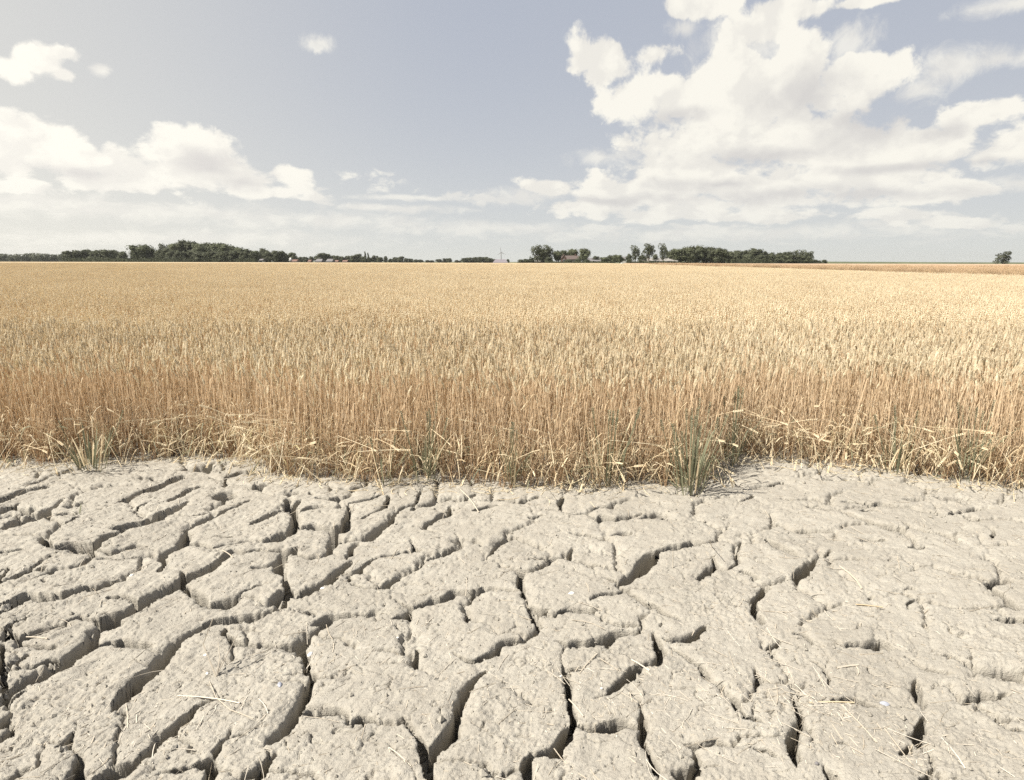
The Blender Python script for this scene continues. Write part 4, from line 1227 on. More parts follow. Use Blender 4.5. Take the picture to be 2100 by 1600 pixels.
M['pale_bark'] = plain_material('pale_bark', (0.34, 0.30, 0.25), .2, 2)


def crown_mesh(kind, seed, mat):
    """unit-height tree: crown spans z 0..1 and x,y about -0.5..0.5 of unit width"""
    r_ = random.Random(seed); lobes = []
    if kind == 'round':
        for k in range(15):
            a = r_.uniform(0, 6.28); rr = r_.uniform(0, .30); z = r_.uniform(.28, .80)
            rr *= (1.15 - abs(z - .5))
            s = r_.uniform(.15, .26); lobes.append((cos(a) * rr, sin(a) * rr, z, s, s * .75))
        lobes.append((0, 0, .55, .32, .34)); low = .12
    elif kind == 'bushy':
        for k in range(16):
            a = r_.uniform(0, 6.28); z = r_.uniform(.08, .80); rr = r_.uniform(.05, .36) * (1.1 - .6 * z)
            s = r_.uniform(.16, .25); lobes.append((cos(a) * rr, sin(a) * rr, z, s, s * .85))
        lobes.append((0, 0, .38, .36, .40)); low = 0
    elif kind == 'open':
        for k in range(20):
            a = r_.uniform(0, 6.28); z = r_.uniform(.25, .90); rr = r_.uniform(.08, .33) * (1.2 - .5 * z)
            s = r_.uniform(.12, .19); lobes.append((cos(a) * rr, sin(a) * rr, z, s, s * .8))
        lobes.append((0, 0, .6, .26, .30)); low = .2
    elif kind == 'narrow':
        for k in range(9):
            z = .1 + k * .1; lobes.append((r_.uniform(-.08, .08), r_.uniform(-.08, .08), z, .30 * (1 - .7 * abs(z - .4)), .14))
        low = 0
    elif kind == 'wind':
        for k in range(14):
            z = r_.uniform(.12, .88); a = r_.uniform(0, 6.28); rr = r_.uniform(.05, .28)
            s = r_.uniform(.11, .19); lobes.append((cos(a) * rr + (z - .45) * .30, sin(a) * rr, z, s, s * .7))
        low = .1
    mb = MB()
    vol = [l[3] ** 2 for l in lobes]; tv = sum(vol)
    N_ = 1150 if kind != 'narrow' else 620
    for l, v in zip(lobes, vol):
        for _ in range(int(N_ * v / tv) + 1):
            d = Vector((r_.gauss(0, 1), r_.gauss(0, 1), r_.gauss(0, 1))).normalized()
            rad = r_.uniform(.72, 1.10) if r_.random() < .85 else r_.uniform(1.05, 1.25)
            p = Vector((l[0] + d.x * l[3] * rad, l[1] + d.y * l[3] * rad, l[2] + d.z * l[4] * rad))
            s = r_.uniform(.018, .042)
            nrm = (d + Vector((r_.gauss(0, .5), r_.gauss(0, .5), r_.gauss(0, .5)))).normalized()
            a = nrm.cross(Vector((.3, .5, .8))).normalized(); b_ = nrm.cross(a)
            mb.add([p - a * s, p + b_ * s * .8 + nrm * s * .3, p + a * s, p - b_ * s * .8 - nrm * s * .2], [(0, 1, 2, 3)])
    # inner boughs and shaded leaf mass
    for l in lobes:
        k_ = .80
        V = []; F = []
        for i in range(1, 4):
            for j in range(6):
                th = pi * i / 4; ph = 2 * pi * j / 6 + i * .5; q = k_ * r_.uniform(.8, 1.05)
                V.append((l[0] + sin(th) * cos(ph) * l[3] * q, l[1] + sin(th) * sin(ph) * l[3] * q, l[2] + cos(th) * l[4] * q))
        V += [(l[0], l[1], l[2] + l[4] * k_), (l[0], l[1], l[2] - l[4] * k_)]
        for i in range(2):
            for j in range(6): F.append((i * 6 + j, i * 6 + (j + 1) % 6, (i + 1) * 6 + (j + 1) % 6, (i + 1) * 6 + j))
        for j in range(6): F.append((18, (j + 1) % 6, j)); F.append((19, 12 + j, 12 + (j + 1) % 6))
        if kind not in ('open', 'wind'): mb.add(V, F)
    return mb.mesh('crown', [mat])


def trunk_mesh(kind, seed, mat):
    r_ = random.Random(seed); mb = MB()
    top = .55 if kind != 'open' else .7
    bend = .10 if kind == 'wind' else .02
    mb.tube([(0, 0, 0), (bend * .3, .01, top * .5), (bend, 0, top)], .028, 6, 0, .012)
    for k in range(5):
        a = r_.uniform(0, 6.28); z = r_.uniform(.18, .45)
        mb.tube([(bend * .5, 0, z), (cos(a) * .14, sin(a) * .14, z + .14), (cos(a) * .27, sin(a) * .27, z + .27)], .012, 4, 0, .004)
    return mb.mesh('trunk', [mat])


KM = {}
for kind, mk in (('round', 'leaf_mid'), ('bushy', 'leaf_dark'), ('open', 'leaf_dark'), ('narrow', 'leaf_dark'), ('wind', 'leaf_grey')):
    for v in range(3 if kind in ('round', 'bushy', 'open') else 1):
        KM[kind, v] = (crown_mesh(kind, 40 + v * 7 + len(kind), M[mk]), trunk_mesh(kind, 90 + v, M['bark']))
for v in range(3):
    KM['wood', v] = (crown_mesh('round', 70 + v, M['leaf_dark']), trunk_mesh('open', 95 + v, M['pale_bark']))
tr_ = random.Random(21)
ORD = ['first', 'second', 'third', 'fourth', 'fifth', 'sixth', 'seventh', 'eighth', 'ninth', 'tenth', 'eleventh', 'twelfth', 'thirteenth', 'fourteenth', 'fifteenth', 'sixteenth',
       'seventeenth', 'eighteenth', 'nineteenth', 'twentieth']


def tree(px, ytop, wpx, kind, Y, label, group=None, name='broadleaf_tree', lift=0.0, cat='tree'):
    x, zt = at(px, ytop, Y); x0, _ = at(px - wpx / 2, ytop, Y); x1, _ = at(px + wpx / 2, ytop, Y)
    wd = x1 - x0
    vs = [k[1] for k in KM if k[0] == kind]; v = tr_.choice(vs)
    ww_ = 1.32 if group is None else tr_.uniform(1.15, 1.6)
    root = empty(name, (x, Y, 0), tr_.uniform(0, 6.28) if kind != 'wind' else 0)
    tag(root, label, cat, group)
    for nm, me in zip(('crown', 'trunk'), KM[kind, v]):
        o = link_mesh(nm, me, root)
        o.scale = (wd * ww_, wd * ww_, zt * (1.04 if nm == 'crown' else 1))
    return root


def row(spec, kind, Y, desc, group, jit=6, where='from the left'):
    spec = sorted(spec)
    for k, (px, yt, wp, *kk) in enumerate(spec):
        kd = kk[0] if kk else kind
        tree(px, yt, wp, kd, Y + tr_.uniform(-jit, jit), '%s, %s %s' % (desc, ORD[k], where), group)


# far dark strip at the left end of the horizon: reads as one mass
mb = MB(); r_ = random.Random(3)
for k in range(60):
    px = -60 + k * 3.4 + r_.uniform(-2, 2)
    yt = 520.5 + 1.2 * sin(px * .07) + r_.uniform(-1, 1); Y = 640 + r_.uniform(-14, 14)
    x, zt = at(px, yt, Y); s = r_.uniform(3.0, 5.5)
    for q in range(70):
        d = Vector((r_.gauss(0, 1), r_.gauss(0, 1), r_.gauss(0, 1))).normalized()
        p = Vector((x + d.x * s, Y + d.y * s, max(.3, zt - s * .8 + d.z * s * .8 - (r_.random() < .4) * r_.uniform(0, zt - s))))
        u = r_.uniform(.5, 1.1); a = d.cross(Vector((.3, .5, .8))).normalized(); b_ = d.cross(a)
        mb.add([p - a * u, p + b_ * u, p + a * u, p - b_ * u], [(0, 1, 2, 3)])
    mb.box(x - s * .9, x + s * .9, Y + 1, Y + 3, 0, zt - s)
tag(mb.build('distant_wood', M['leaf_grey']), 'low dark wood along the horizon at the far left', 'wood', kind='stuff')

row([(138, 513, 26), (156, 511.5, 28), (176, 511, 28), (197, 511, 28), (217, 511, 28), (236, 511, 26), (252, 514, 22), (146, 517, 20), (207, 516, 22)], 'bushy', 400,
    'tree of the even low wood at the left', 'even low wood at the left')
tree(290, 498.5, 44, 'round', 392, 'big round green tree with a raised top standing left of the tall wood', cat='tree')
tree(274, 508, 26, 'bushy', 398, 'smaller green tree at the left foot of the big round tree')
tree(309, 509, 24, 'bushy', 398, 'smaller dark tree at the right foot of the big round tree')
tree(333, 499.5, 26, 'open', 396, 'loose topped tree leaning on the left end of the tall wood')
tree(323, 511, 22, 'bushy', 390, 'low dark tree under the loose topped one, left of the tall wood')
prof = [(345, 506), (358, 496), (370, 491), (383, 492), (396, 494), (409, 496), (423, 495), (437, 495), (451, 496), (464, 498), (477, 502), (489, 505), (501, 509), (513, 512)]
row([(x_, y_, 30, 'round' if k % 2 else 'bushy') for k, (x_, y_) in enumerate(prof)], 'bushy', 386, 'dark tree cresting the tall left wood', 'tall dark wood left of the middle')
row([(x_, 513 + (k % 3), 24) for k, x_ in enumerate(range(350, 520, 15))], 'bushy', 372, 'lower tree fronting the tall left wood', 'lower trees at the foot of the tall wood')
row([(524, 513, 20), (537, 507.5, 24), (549, 512, 20), (562, 512.5, 22), (574, 514, 20), (585, 518, 16)], 'bushy', 420, 'tree of the sloping group near the white gable', 'sloping group right of the tall wood')
tree(598, 516.5, 20, 'bushy', 440, 'pointed dark tree just above the white gable')
tree(607, 524, 12, 'bushy', 470, 'low tree behind the red roof')
row([(617, 526, 14), (627, 526.5, 12), (638, 525, 12), (648, 524, 12), (659, 518.5, 22), (671, 520, 22), (682, 523, 16), (690, 523.5, 14), (701, 525.5, 14), (713, 524, 14), (724, 523, 16), (735, 519.5, 18),
     (745, 525, 18), (757, 527, 16), (768, 523, 16), (779, 527, 14), (790, 524.5, 12), (801, 530, 10)], 'bushy', 560, 'small tree among the village roofs', 'village trees')
tree(748.5, 516.5, 6, 'narrow', 540, 'taller of the two narrow poplars above the village')
tree(755, 519, 6, 'narrow', 540, 'shorter of the two narrow poplars above the village')
row([(812, 527, 16), (822, 525.5, 16), (832, 529, 12), (842, 530, 12), (852, 531.5, 12), (862, 532, 12), (876, 533, 12), (886, 533.5, 12), (900, 531, 16), (913, 529.5, 13), (921, 529, 14), (936, 533, 10), (943, 534.5, 8)],
    'bushy', 690, 'tiny tree far beyond the wheat, left of the purple barn', 'tiny horizon trees')
row([(952, 528.5, 14), (962, 527.5, 16), (973, 526.5, 16), (983, 526, 18), (995, 526.5, 16), (1005, 529, 14), (1016, 531, 12)], 'bushy', 640, 'tree of the flat topped copse', 'flat topped copse')
tree(1042, 531, 9, 'bushy', 620, 'small round tree at the right end of the purple grey barn')
tree(1067, 531.5, 16, 'bushy', 385, 'low bush at the left end of the farm hedge')
tree(1079, 530.5, 16, 'bushy', 385, 'second low bush left of the farm, under the tall trees')
tree(1090, 529.5, 14, 'bushy', 385, 'third low bush left of the farm, darkest of them')
tree(1102, 502.5, 30, 'open', 372, 'tall spreading farm tree, left of the tall pair')
tree(1124, 503.5, 28, 'open', 372, 'tall spreading farm tree, right of the tall pair')
tree(1112, 508, 24, 'round', 378, 'rounded crown between the two tall spreading farm trees')
tree(1126, 526, 18, 'bushy', 366, 'dark bush in front of the tall farm pair')
tree(1142, 512, 20, 'round', 376, 'middling tree left of the brick farmhouse')
tree(1155, 510.5, 16, 'round', 384, 'tree behind the brick gable of the farmhouse')
tree(1175, 508.5, 26, 'round', 386, 'rounded tree rising behind the farmhouse roof')
tree(1198, 507, 26, 'round', 374, 'dense dark round tree at the right end of the farmhouse')
tree(1168, 531, 22, 'bushy', 360, 'low shrub in front of the farmhouse wall')
tree(1187, 529, 16, 'bushy', 360, 'low shrub at the right corner of the farmhouse')
tree(1203, 531.5, 16, 'bushy', 360, 'low shrub left of the grey barn')
tree(1241, 526, 20, 'round', 364, 'small green tree right of the grey barn')
tree(1261, 521, 16, 'round', 364, 'small pointed green tree right of the grey barn')
tree(1272, 521.5, 16, 'round', 362, 'green bushy tree left of the white gable')
tree(1222, 524, 16, 'bushy', 384, 'dark tree behind the ridge of the grey barn')
tree(1252, 523, 16, 'bushy', 372, 'dark low tree between the two small green trees')
tree(1317, 521, 18, 'bushy', 380, 'low dark tree between the left and middle slender trees')
tree(1374, 514, 20, 'bushy', 382, 'dark tree joining the right slender tree to the wood')
tree(1398, 511, 22, 'bushy', 380, 'dark tree where the wood meets the long barn')
tree(1291, 519, 14, 'bushy', 372, 'low dark tree at the left foot of the tall slender tree')
tree(1304, 504, 20, 'open', 366, 'tall slender dark tree, left of the slender three')
tree(1332, 500, 26, 'open', 366, 'tall slender dark tree, middle of the slender three')
tree(1345, 520, 14, 'bushy', 374, 'low tree behind the long barn roof')
tree(1361, 500, 20, 'open', 366, 'tall slender dark tree, right of the slender three')
tree(1388, 507.5, 30, 'round', 374, 'round tree rising behind the right end of the long barn')
row([(1408, 505, 24), (1421, 501, 26), (1435, 502, 26), (1449, 504.5, 24), (1462, 503.5, 22), (1475, 504.5, 24), (1486, 507, 20)], 'wood', 372, 'tree with a pale bare trunk in the right wood', 'pale trunked trees of the right wood')
row([(1413, 512, 24), (1430, 511, 24), (1446, 513, 22), (1466, 512, 24), (1480, 513, 22)], 'bushy', 392, 'dark tree filling in behind the pale trunks', 'trees behind the pale trunks')
row([(1500, 513.5, 24), (1514, 512, 24), (1529, 512, 24), (1549, 507.5, 34), (1568, 514, 24), (1583, 516, 20), (1597, 517.5, 18), (1611, 516, 24)], 'bushy', 376, 'dark tree of the right wood past the pale trunks', 'dark part of the right wood')
row([(1630, 514, 26), (1648, 513, 24), (1661, 516, 20)], 'open', 372, 'looser tree ending the right wood', 'right end of the right wood')
row([(1508, 521, 24), (1536, 520, 24), (1562, 521, 24), (1590, 522, 24), (1620, 521, 26), (1644, 522, 24), (1660, 524, 16)], 'bushy', 362, 'low tree fronting the right wood', 'foot of the right wood')
tree(1672, 532, 12, 'bushy', 364, 'small bush right of the right wood')
tree(1680, 533.5, 10, 'bushy', 364, 'smallest bush in the tail of the right wood')
tree(1692, 532, 14, 'bushy', 364, 'last bush in the tail of the right wood')
tree(2062, 511.5, 31, 'wind', 330, 'lone wind bent tree on the bare horizon at the right')

# hedges
def hedge(px0, px1, ytop, Y, label, mat='leaf_dark'):
    r_ = random.Random(int(px0)); x0, zt = at(px0, ytop, Y); x1, _ = at(px1, ytop, Y); mb = MB()
    mb.box(x0, x1, Y - .6, Y + .6, 0, zt * .82)
    for k in range(int((x1 - x0) * 26)):
        p = Vector((r_.uniform(x0, x1), Y + r_.uniform(-1.0, 1.0), r_.uniform(.1, zt * r_.uniform(.85, 1.1)))); u = r_.uniform(.15, .42)
        d = Vector((r_.gauss(0, 1), r_.gauss(0, 1), r_.gauss(0, 1))).normalized(); a = d.cross(Vector((.3, .5, .8))).normalized(); b_ = d.cross(a)
        mb.add([p - a * u, p + b_ * u, p + a * u, p - b_ * u], [(0, 1, 2, 3)])
    return tag(mb.build('hedge', M[mat]), label, 'hedge')
hedge(1118, 1262, 536.0, 356, 'low green hedge in front of the farmhouse and grey barn', 'leaf_mid')
hedge(1285, 1405, 535.5, 356, 'low green hedge in front of the long barn', 'leaf_mid')
hedge(130, 524, 528.5, 366, 'dark undergrowth hedge along the foot of the left woods')
hedge(1500, 1668, 530, 358, 'dark undergrowth hedge along the foot of the right wood')

# ------------------------------------------------------------------ buildings
M['brick'] = plain_material('brown_brick', (0.13, 0.085, 0.07), .15, 1.5)
M['tile'] = plain_material('brown_roof_tile', (0.115, 0.09, 0.08), .15, .9)
M['slate'] = plain_material('grey_roof', (0.17, 0.16, 0.16), .1, .5)
M['fibre'] = plain_material('purple_grey_roof', (0.20, 0.178, 0.19), .08, .4)
M['pale_sheet'] = plain_material('pale_roof', (0.27, 0.255, 0.235), .1, .5)
M['white'] = plain_material('white_render', (0.60, 0.58, 0.54), .04, .8)
M['red_tile'] = plain_material('red_roof_tile', (0.19, 0.115, 0.09), .15, .9)
M['dark_wall'] = plain_material('tarred_wall', (0.10, 0.09, 0.085), .2, 1)
M['tan'] = plain_material('yellow_wall', (0.36, 0.28, 0.17), .1, 1)
M['glass'] = plain_material('window_glass', (0.06, 0.07, 0.08), .1, 1, .15)


def house(name, label, cat, px0, px1, y_ridge, y_eave, Y, dpt, wall, roof, hip=0.0, over=.3, windows=0, chim=(), gable=None, z_eave=None):
    """long house seen side on: px0..px1 its eave ends, hip = share of the length the ridge is short at each end"""
    x0, zr = at(px0, y_ridge, Y); x1, ze = at(px1, y_eave, Y)
    if z_eave: ze = z_eave
    root = empty(name, ((x0 + x1) / 2, Y + dpt / 2, 0)); tag(root, label, cat)
    hl = (x1 - x0) / 2; hd = dpt / 2
    mb = MB()
    mb.add([(-hl, -hd, 0), (hl, -hd, 0), (hl, hd, 0), (-hl, hd, 0), (-hl, -hd, ze), (hl, -hd, ze), (hl, hd, ze), (-hl, hd, ze)],
           [(0, 1, 5, 4), (1, 2, 6, 5), (2, 3, 7, 6), (3, 0, 4, 7)])
    if hip == 0:
        mb.add([(-hl, -hd, ze), (-hl, hd, ze), (-hl, 0, zr - .15)], [(0, 1, 2)]); mb.add([(hl, -hd, ze), (hl, hd, ze), (hl, 0, zr - .15)], [(0, 2, 1)])
    mb.build('wall', wall, root)
    o = over; mb = MB(); k = hip * 2 * hl
    ez = ze - .1; T = .18
    for dz in (0,):
        V = [(-hl - o, -hd - o, ez), (hl + o, -hd - o, ez), (hl + o, hd + o, ez), (-hl - o, hd + o, ez), (-hl - o + k, 0, zr), (hl + o - k, 0, zr)]
        V += [(a, b_, c - T) for a, b_, c in V]
        mb.add(V, [(0, 1, 5, 4), (2, 3, 4, 5), (1, 2, 5), (3, 0, 4), (6, 7, 1, 0), (7, 8, 2, 1), (8, 9, 3, 2), (9, 6, 0, 3)])
    rf = mb.build('roof', roof, root)
    for cx_ in chim:
        c = MB(); xx = -hl + cx_ * 2 * hl; c.box(xx - .4, xx + .4, -.35, .35, zr - .6, zr + .9); c.build('chimney', M['brick'], rf)
    for q in range(windows):
        xx = -hl + (q + .5) / windows * 2 * hl; fr = MB(); wz = ze * .55; ww = .55
        fr.box(xx - ww - .1, xx + ww + .1, -hd - .06, -hd - .003, wz - .75, wz + .75); f_ = fr.build('window', M['white'], root)
        gl = MB(); gl.box(xx - ww, xx + ww, -hd - .075, -hd - .062, wz - .62, wz + .62); gl.build('pane', M['glass'], f_)
    return root


house('farmhouse', 'brown brick farmhouse with a dark gable and long brown roof among round trees', 'farmhouse', 1153, 1187, 524, 531.5, 370, 11, M['brick'], M['tile'], 0, windows=5, chim=(.12, .85))
# its cross wing with the dark brick gable
x0, zr = at(1152, 523.5, 366); x1, ze = at(1162, 530, 366)
root = empty('farmhouse_wing', ((x0 + x1) / 2, 366.5, 0)); tag(root, 'dark brick gabled wing at the left end of the farmhouse', 'house wing')
hl = (x1 - x0) / 2; mb = MB()
mb.add([(-hl, 0, 0), (hl, 0, 0), (hl, 0, ze), (0, 0, zr), (-hl, 0, ze), (-hl, 3, 0), (hl, 3, 0), (hl, 3, ze), (0, 3, zr), (-hl, 3, ze)], [(0, 1, 2, 3, 4), (5, 9, 8, 7, 6), (0, 4, 9, 5), (1, 6, 7, 2)])
mb.build('wall', M['brick'], root)
mb = MB(); mb.add([(-hl - .2, -.2, ze - .1), (0, -.2, zr + .12), (hl + .2, -.2, ze - .1), (-hl - .2, 3, ze - .1), (0, 3, zr + .12), (hl + .2, 3, ze - .1)], [(0, 3, 4, 1), (1, 4, 5, 2)]); mb.build('roof', M['tile'], root)
mb = MB(); mb.box(-.6, .6, -.07, -.004, ze * .45, ze * .45 + 1.4); f_ = mb.build('window', M['white'], root); mb = MB(); mb.box(-.5, .5, -.09, -.073, ze * .45 + .1, ze * .45 + 1.3); mb.build('pane', M['glass'], f_)
house('barn', 'grey roofed barn with low walls right of the dense round tree', 'barn', 1205, 1238, 528.5, 535.5, 378, 22, M['dark_wall'], M['slate'], .0)
house('shed', 'low pale roofed shed half hidden by the tall farm pair', 'shed', 1098, 1122, 530.5, 536, 380, 8, M['dark_wall'], M['pale_sheet'])
house('long_barn', 'long low barn with a pale grey roof and yellow end wall under slender trees', 'barn', 1334, 1389, 529, 535.5, 370, 14, M['tan'], M['pale_sheet'], 0, windows=8)
house('white_shed', 'small white walled shed between the green trees and the slender tree', 'shed', 1276, 1284, 526.5, 531, 376, 6, M['white'], M['slate'])
house('white_shed', 'small white walled outhouse left of the long barn', 'shed', 1318, 1331, 531, 533.5, 378, 6, M['white'], M['slate'])
house('purple_barn', 'big purple grey hipped barn roof below the wind turbine', 'barn', 1011, 1041, 531.8, 538.5, 560, 22, M['dark_wall'], M['fibre'], .16)
house('white_house', 'steep white gabled house at the end of the sloping trees', 'house', 588, 594, 528.5, 534, 430, 7, M['white'], M['white'], .25, windows=1)
house('red_roofed_house', 'small house with a red tiled roof right of the white gable', 'house', 598, 607, 532.2, 536, 430, 8, M['white'], M['red_tile'], 0, windows=2)
house('village_house', 'village house with a wide grey roof, left of two', 'house', 646, 659, 531, 536, 540, 9, M['brick'], M['slate'], .1, windows=3)
house('village_house', 'village house with a wide grey roof, right of two', 'house', 668, 681, 531, 536, 540, 9, M['brick'], M['slate'], .1, windows=3)
house('village_house', 'tiny red roofed house right of the two grey village roofs', 'house', 686, 692, 533.5, 536.5, 545, 7, M['brick'], M['red_tile'], 0, windows=1)
house('village_house', 'tiny red roofed house below the twin poplars', 'house', 702, 711, 533.5, 536.5, 548, 7, M['brick'], M['red_tile'], 0, windows=2)
house('village_house', 'tiny red roofed cottage between the red roof and the grey roofs', 'house', 631, 636, 533, 536.5, 545, 7, M['brick'], M['red_tile'], 0, windows=1)
house('village_house', 'small white walled cottage under the sloping trees', 'house', 531, 537, 531, 533.5, 408, 7, M['white'], M['slate'], 0, windows=2)

# wind turbine
Y = 1500; x, zh = at(1027.5, 518.5, Y)
root = empty('wind_turbine', (x, Y, 0)); tag(root, 'grey wind turbine with three blades above the purple grey barn', 'wind turbine')
M['turbine'] = plain_material('turbine_paint', (0.30, 0.30, 0.31), .03, .3)
mb = MB(); mb.tube([(0, 0, 0), (0, 0, zh)], 1.5, 10, 0, .9, True); mb.build('tower', M['turbine'], root)
mb = MB(); mb.box(-1.2, 1.2, -3.2, 3, zh - .3, zh + 2); mb.build('nacelle', M['turbine'], root)
mb = MB(); mb.tube([(0, -4.6, zh + .9), (0, -3.2, zh + .9)], .6, 8, 0, 1.2, True); mb.build('hub', M['turbine'], root)
for k in range(3):
    a = R(90 + 8) + k * 2 * pi / 3; mb = MB(); Lb = 13
    d = Vector((cos(a), 0, sin(a))); s_ = Vector((-sin(a), 0, cos(a)))
    pts = [(0.8, 1.0), (3, 1.6), (7, 1.1), (Lb, .3)]; V = []
    for t_, wv in pts:
        c = Vector((0, -4, zh + .9)) + d * t_
        V += [c + s_ * wv / 2 + Vector((0, .15, 0)), c - s_ * wv / 2 + Vector((0, .25, 0)), c - s_ * wv * .1 + Vector((0, -.25, 0))]
    F = []
    for q in range(3):
        for e in range(3): F.append((q * 3 + e, q * 3 + (e + 1) % 3, q * 3 + 3 + (e + 1) % 3, q * 3 + 3 + e))
    mb.add(V, F); mb.build('blade', M['turbine'], root)

# ------------------------------------------------------------------ single straws and shells on the soil
def on_ground(px, py):
    x, y = gp(px, py); z = float(ground_z(x, y)[0]); x, y = gp(px, py, z * .8); return x, y, float(ground_z(x, y)[0])

def one_straw(px0, py0, px1, py1, r, label, name='straw', cat='straw', bend=.03, mat='straw'):
    x0, y0, z0 = on_ground(px0, py0); x1, y1, z1 = on_ground(px1, py1)
    L = math.hypot(x1 - x0, y1 - y0); mb = MB()
    lay(mb, (x0 + x1) / 2, (y0 + y1) / 2, L, math.atan2(y1 - y0, x1 - x0), r, bend, 0, 5)
    return tag(mb.build(name, M[mat]), label, cat)
one_straw(1722, 1162, 1768, 1208, .0042, 'thick pale straw pointing down to the right on the soil right of the middle', bend=.08)
one_straw(1755, 1240, 1810, 1247, .0030, 'orange brown straw lying level on the right part of the soil', mat='dry_leaf')
one_straw(54, 1306, 98, 1312, .0030, 'short white straw bridging the crack near the left edge')
one_straw(369, 1464, 492, 1443, .0028, 'long pale straw lying across the left plates')
one_straw(520, 1475, 430, 1400, .0016, 'thin straw in the middle of the left plates', bend=.1)
one_straw(798, 1532, 843, 1571, .0022, 'pale straw slanting down beside the forked deep crack')
one_straw(1295, 1361, 1332, 1377, .0030, 'white straw bridging the deep crack right of the middle')
one_straw(1165, 1496, 1197, 1470, .0026, 'pale straw bridging the widest crack at the bottom')
one_straw(1189, 1380, 1225, 1343, .0024, 'straw lying on the small plate right of the vertical crack')
one_straw(1716, 1370, 1760, 1364, .0040, 'thick straw stub lying among tangled straw at the right')
one_straw(1660, 1437, 1752, 1441, .0028, 'long brown straw reaching right from the dark crack', mat='dry_leaf')
one_straw(1740, 1462, 1798, 1520, .0018, 'long thin straw slanting down to the right near the bottom right')
one_straw(456, 1129, 478, 1146, .0030, 'short pale straw stub bridging the crack on the left plates')
one_straw(945, 1022, 982, 1052, .0040, 'thick pale straw lying below the border, left of the middle')
one_straw(1210, 1030, 1220, 1042, .0035, 'short pale straw stub below the border, right of the middle')
one_straw(1465, 1110, 1455, 1165, .0024, 'upright looking straw beside the dark crack, right of the middle')

def upright(px, py, stems, label):
    x, y, z = on_ground(px, py); root = empty('straw_tuft', (x, y, z)); tag(root, label, 'straw')
    for (qx, qy, lift, kink, r) in stems:
        # stem rises to "lift" metres, its tip seen at the given pixel
        tx, ty = gp(qx, qy, z + lift); mb = MB()
        a = Vector((0, 0, 0)); b_ = Vector((tx - x, ty - y, lift)); m_ = a.lerp(b_, .55) + Vector((kink, 0, 0))
        mb.tube([a, m_, b_], r, 4, 0, r * .7); mb.build('stem', M['straw'], root)
upright(443, 1388, [(437, 1268, .20, -.045, .0032), (447, 1318, .10, .010, .0028), (464, 1330, .07, .0, .0020), (488, 1300, .12, .0, .0022)], 'bunch of four stiff pale stems rising from one root on the left plates')
upright(1380, 1164, [(1380, 1129, .10, .0, .0022)], 'single short stem standing on the soil right of the middle')
upright(1457, 1166, [(1455, 1108, .14, .0, .0026)], 'single tall stem standing at the dark crack right of the middle')

M['shell_white'] = plain_material('shell_white', (0.78, 0.76, 0.72), .06, 60, .4)
M['shell_blue'] = plain_material('shell_blue', (0.30, 0.31, 0.35), .3, 60, .35)
def shell(px, py, L, ang, mat, label):
    x, y, z = on_ground(px, py); mb = MB(); nU, nV = 7, 5; V = []
    for i in range(nU):
        u = i / (nU - 1)
        for j in range(nV):
            v = j / (nV - 1) - .5
            wv = math.sin(pi * min(1, u * .93 + .07)) ** .6
            V.append(((u - .5) * L, v * L * .62 * wv, L * .24 * wv * (1 - (2 * v) ** 2) ** .5 if abs(v) < .5 else 0))
    F = [(i * nV + j, i * nV + j + 1, (i + 1) * nV + j + 1, (i + 1) * nV + j) for i in range(nU - 1) for j in range(nV - 1)]
    mb.add(V, F); o = mb.build('shell', mat, smooth=True); o.location = (x, y, z + .001); o.rotation_euler = (R(12), R(-8), ang)
    tag(o, label, 'shell')
shell(574, 1404, .030, 2.0, M['shell_blue'], 'bluish mussel shell half on the left plate beside the long crack')
shell(640, 1392, .030, 1.2, M['shell_white'], 'white shell sticking out of the long crack left of the middle')
shell(422, 1343, .018, .6, M['shell_white'], 'small whitish shell left of the stiff stems')
shell(425, 1381, .016, 2.2, M['shell_white'], 'smallest white shell below the stiff stems')
shell(662, 1206, .024, .3, M['shell_white'], 'pale shell fragment near the middle of the left half')
shell(270, 1180, .022, 1.0, M['shell_white'], 'pale shell on the far left plates')
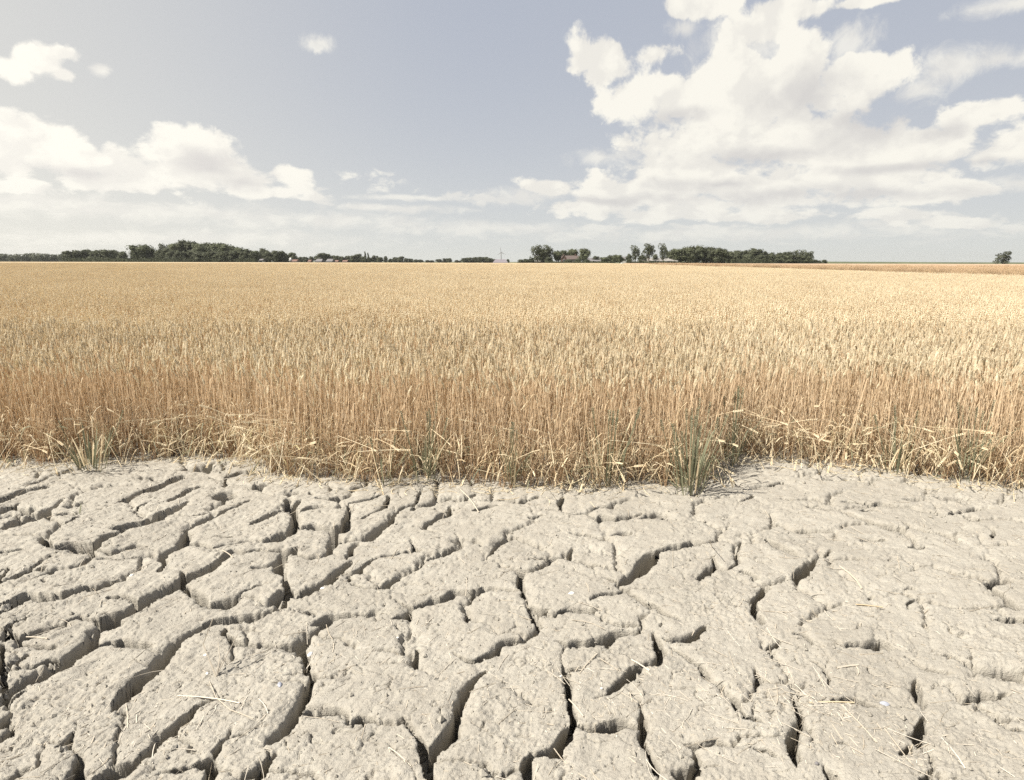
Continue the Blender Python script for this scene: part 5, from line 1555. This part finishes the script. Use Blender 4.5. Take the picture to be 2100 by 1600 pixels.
shell(163, 1213, .022, .1, M['shell_white'], 'smooth oval white shell on the far left')
shell(815, 1307, .014, .2, M['shell_white'], 'little white shell on the plate left of the middle')
shell(1815, 1441, .034, -.4, M['shell_blue'], 'blue grey mussel shell at the lower right')
shell(1172, 1217, .03, .2, M['shell_white'], 'curved shell on the plate right of the middle')
for k, (px, py, s, lb) in enumerate(((1675, 1566, .016, 'round grey pebble near the bottom, right of the middle'), (1234, 1411, .010, 'tiny white pebble on the square plate beside the dark crack'), (1150, 1386, .010, 'tiny white pebble at the lip of the vertical crack'))):
    x, y, z = on_ground(px, py); mb = MB(); r_ = random.Random(k)
    V = [(0, 0, s * .35)]; 
    for i in (1, 2, 3):
        for j in range(8):
            th = pi * i / 4; V.append((s * .5 * sin(th) * cos(j * pi / 4) * r_.uniform(.9, 1.1), s * .4 * sin(th) * sin(j * pi / 4), s * .35 * cos(th)))
    V.append((0, 0, -s * .35)); F = [(0, 1 + j, 1 + (j + 1) % 8) for j in range(8)]
    for i in range(2):
        for j in range(8): F.append((1 + i * 8 + j, 9 + i * 8 + j, 9 + i * 8 + (j + 1) % 8, 1 + i * 8 + (j + 1) % 8))
    F += [(25, 17 + (j + 1) % 8, 17 + j) for j in range(8)]
    mb.add(V, F); o = mb.build('pebble', M['slate'] if k == 0 else M['shell_white'], smooth=True); o.location = (x, y, z + s * .15); tag(o, lb, 'pebble')

# ------------------------------------------------------------------ the air
mt = bpy.data.materials.new('haze_air'); mt.use_nodes = True; mt.node_tree.nodes.clear(); t = NT(mt.node_tree)
vo = t.n('ShaderNodeVolumePrincipled'); vo.inputs['Color'].default_value = (0.92, 0.92, 0.90, 1); vo.inputs['Density'].default_value = HAZE
vo.inputs['Anisotropy'].default_value = 0.3
mo = t.n('ShaderNodeOutputMaterial'); t.put(mo.inputs['Volume'], vo.outputs[0])
if HAZE > 0:
    mb = MB(); mb.box(-3300, 3300, -500, 3300, -1.3, 44)
    tag(mb.build('haze', mt), 'thin pale summer haze over the fields', 'haze', kind='stuff')
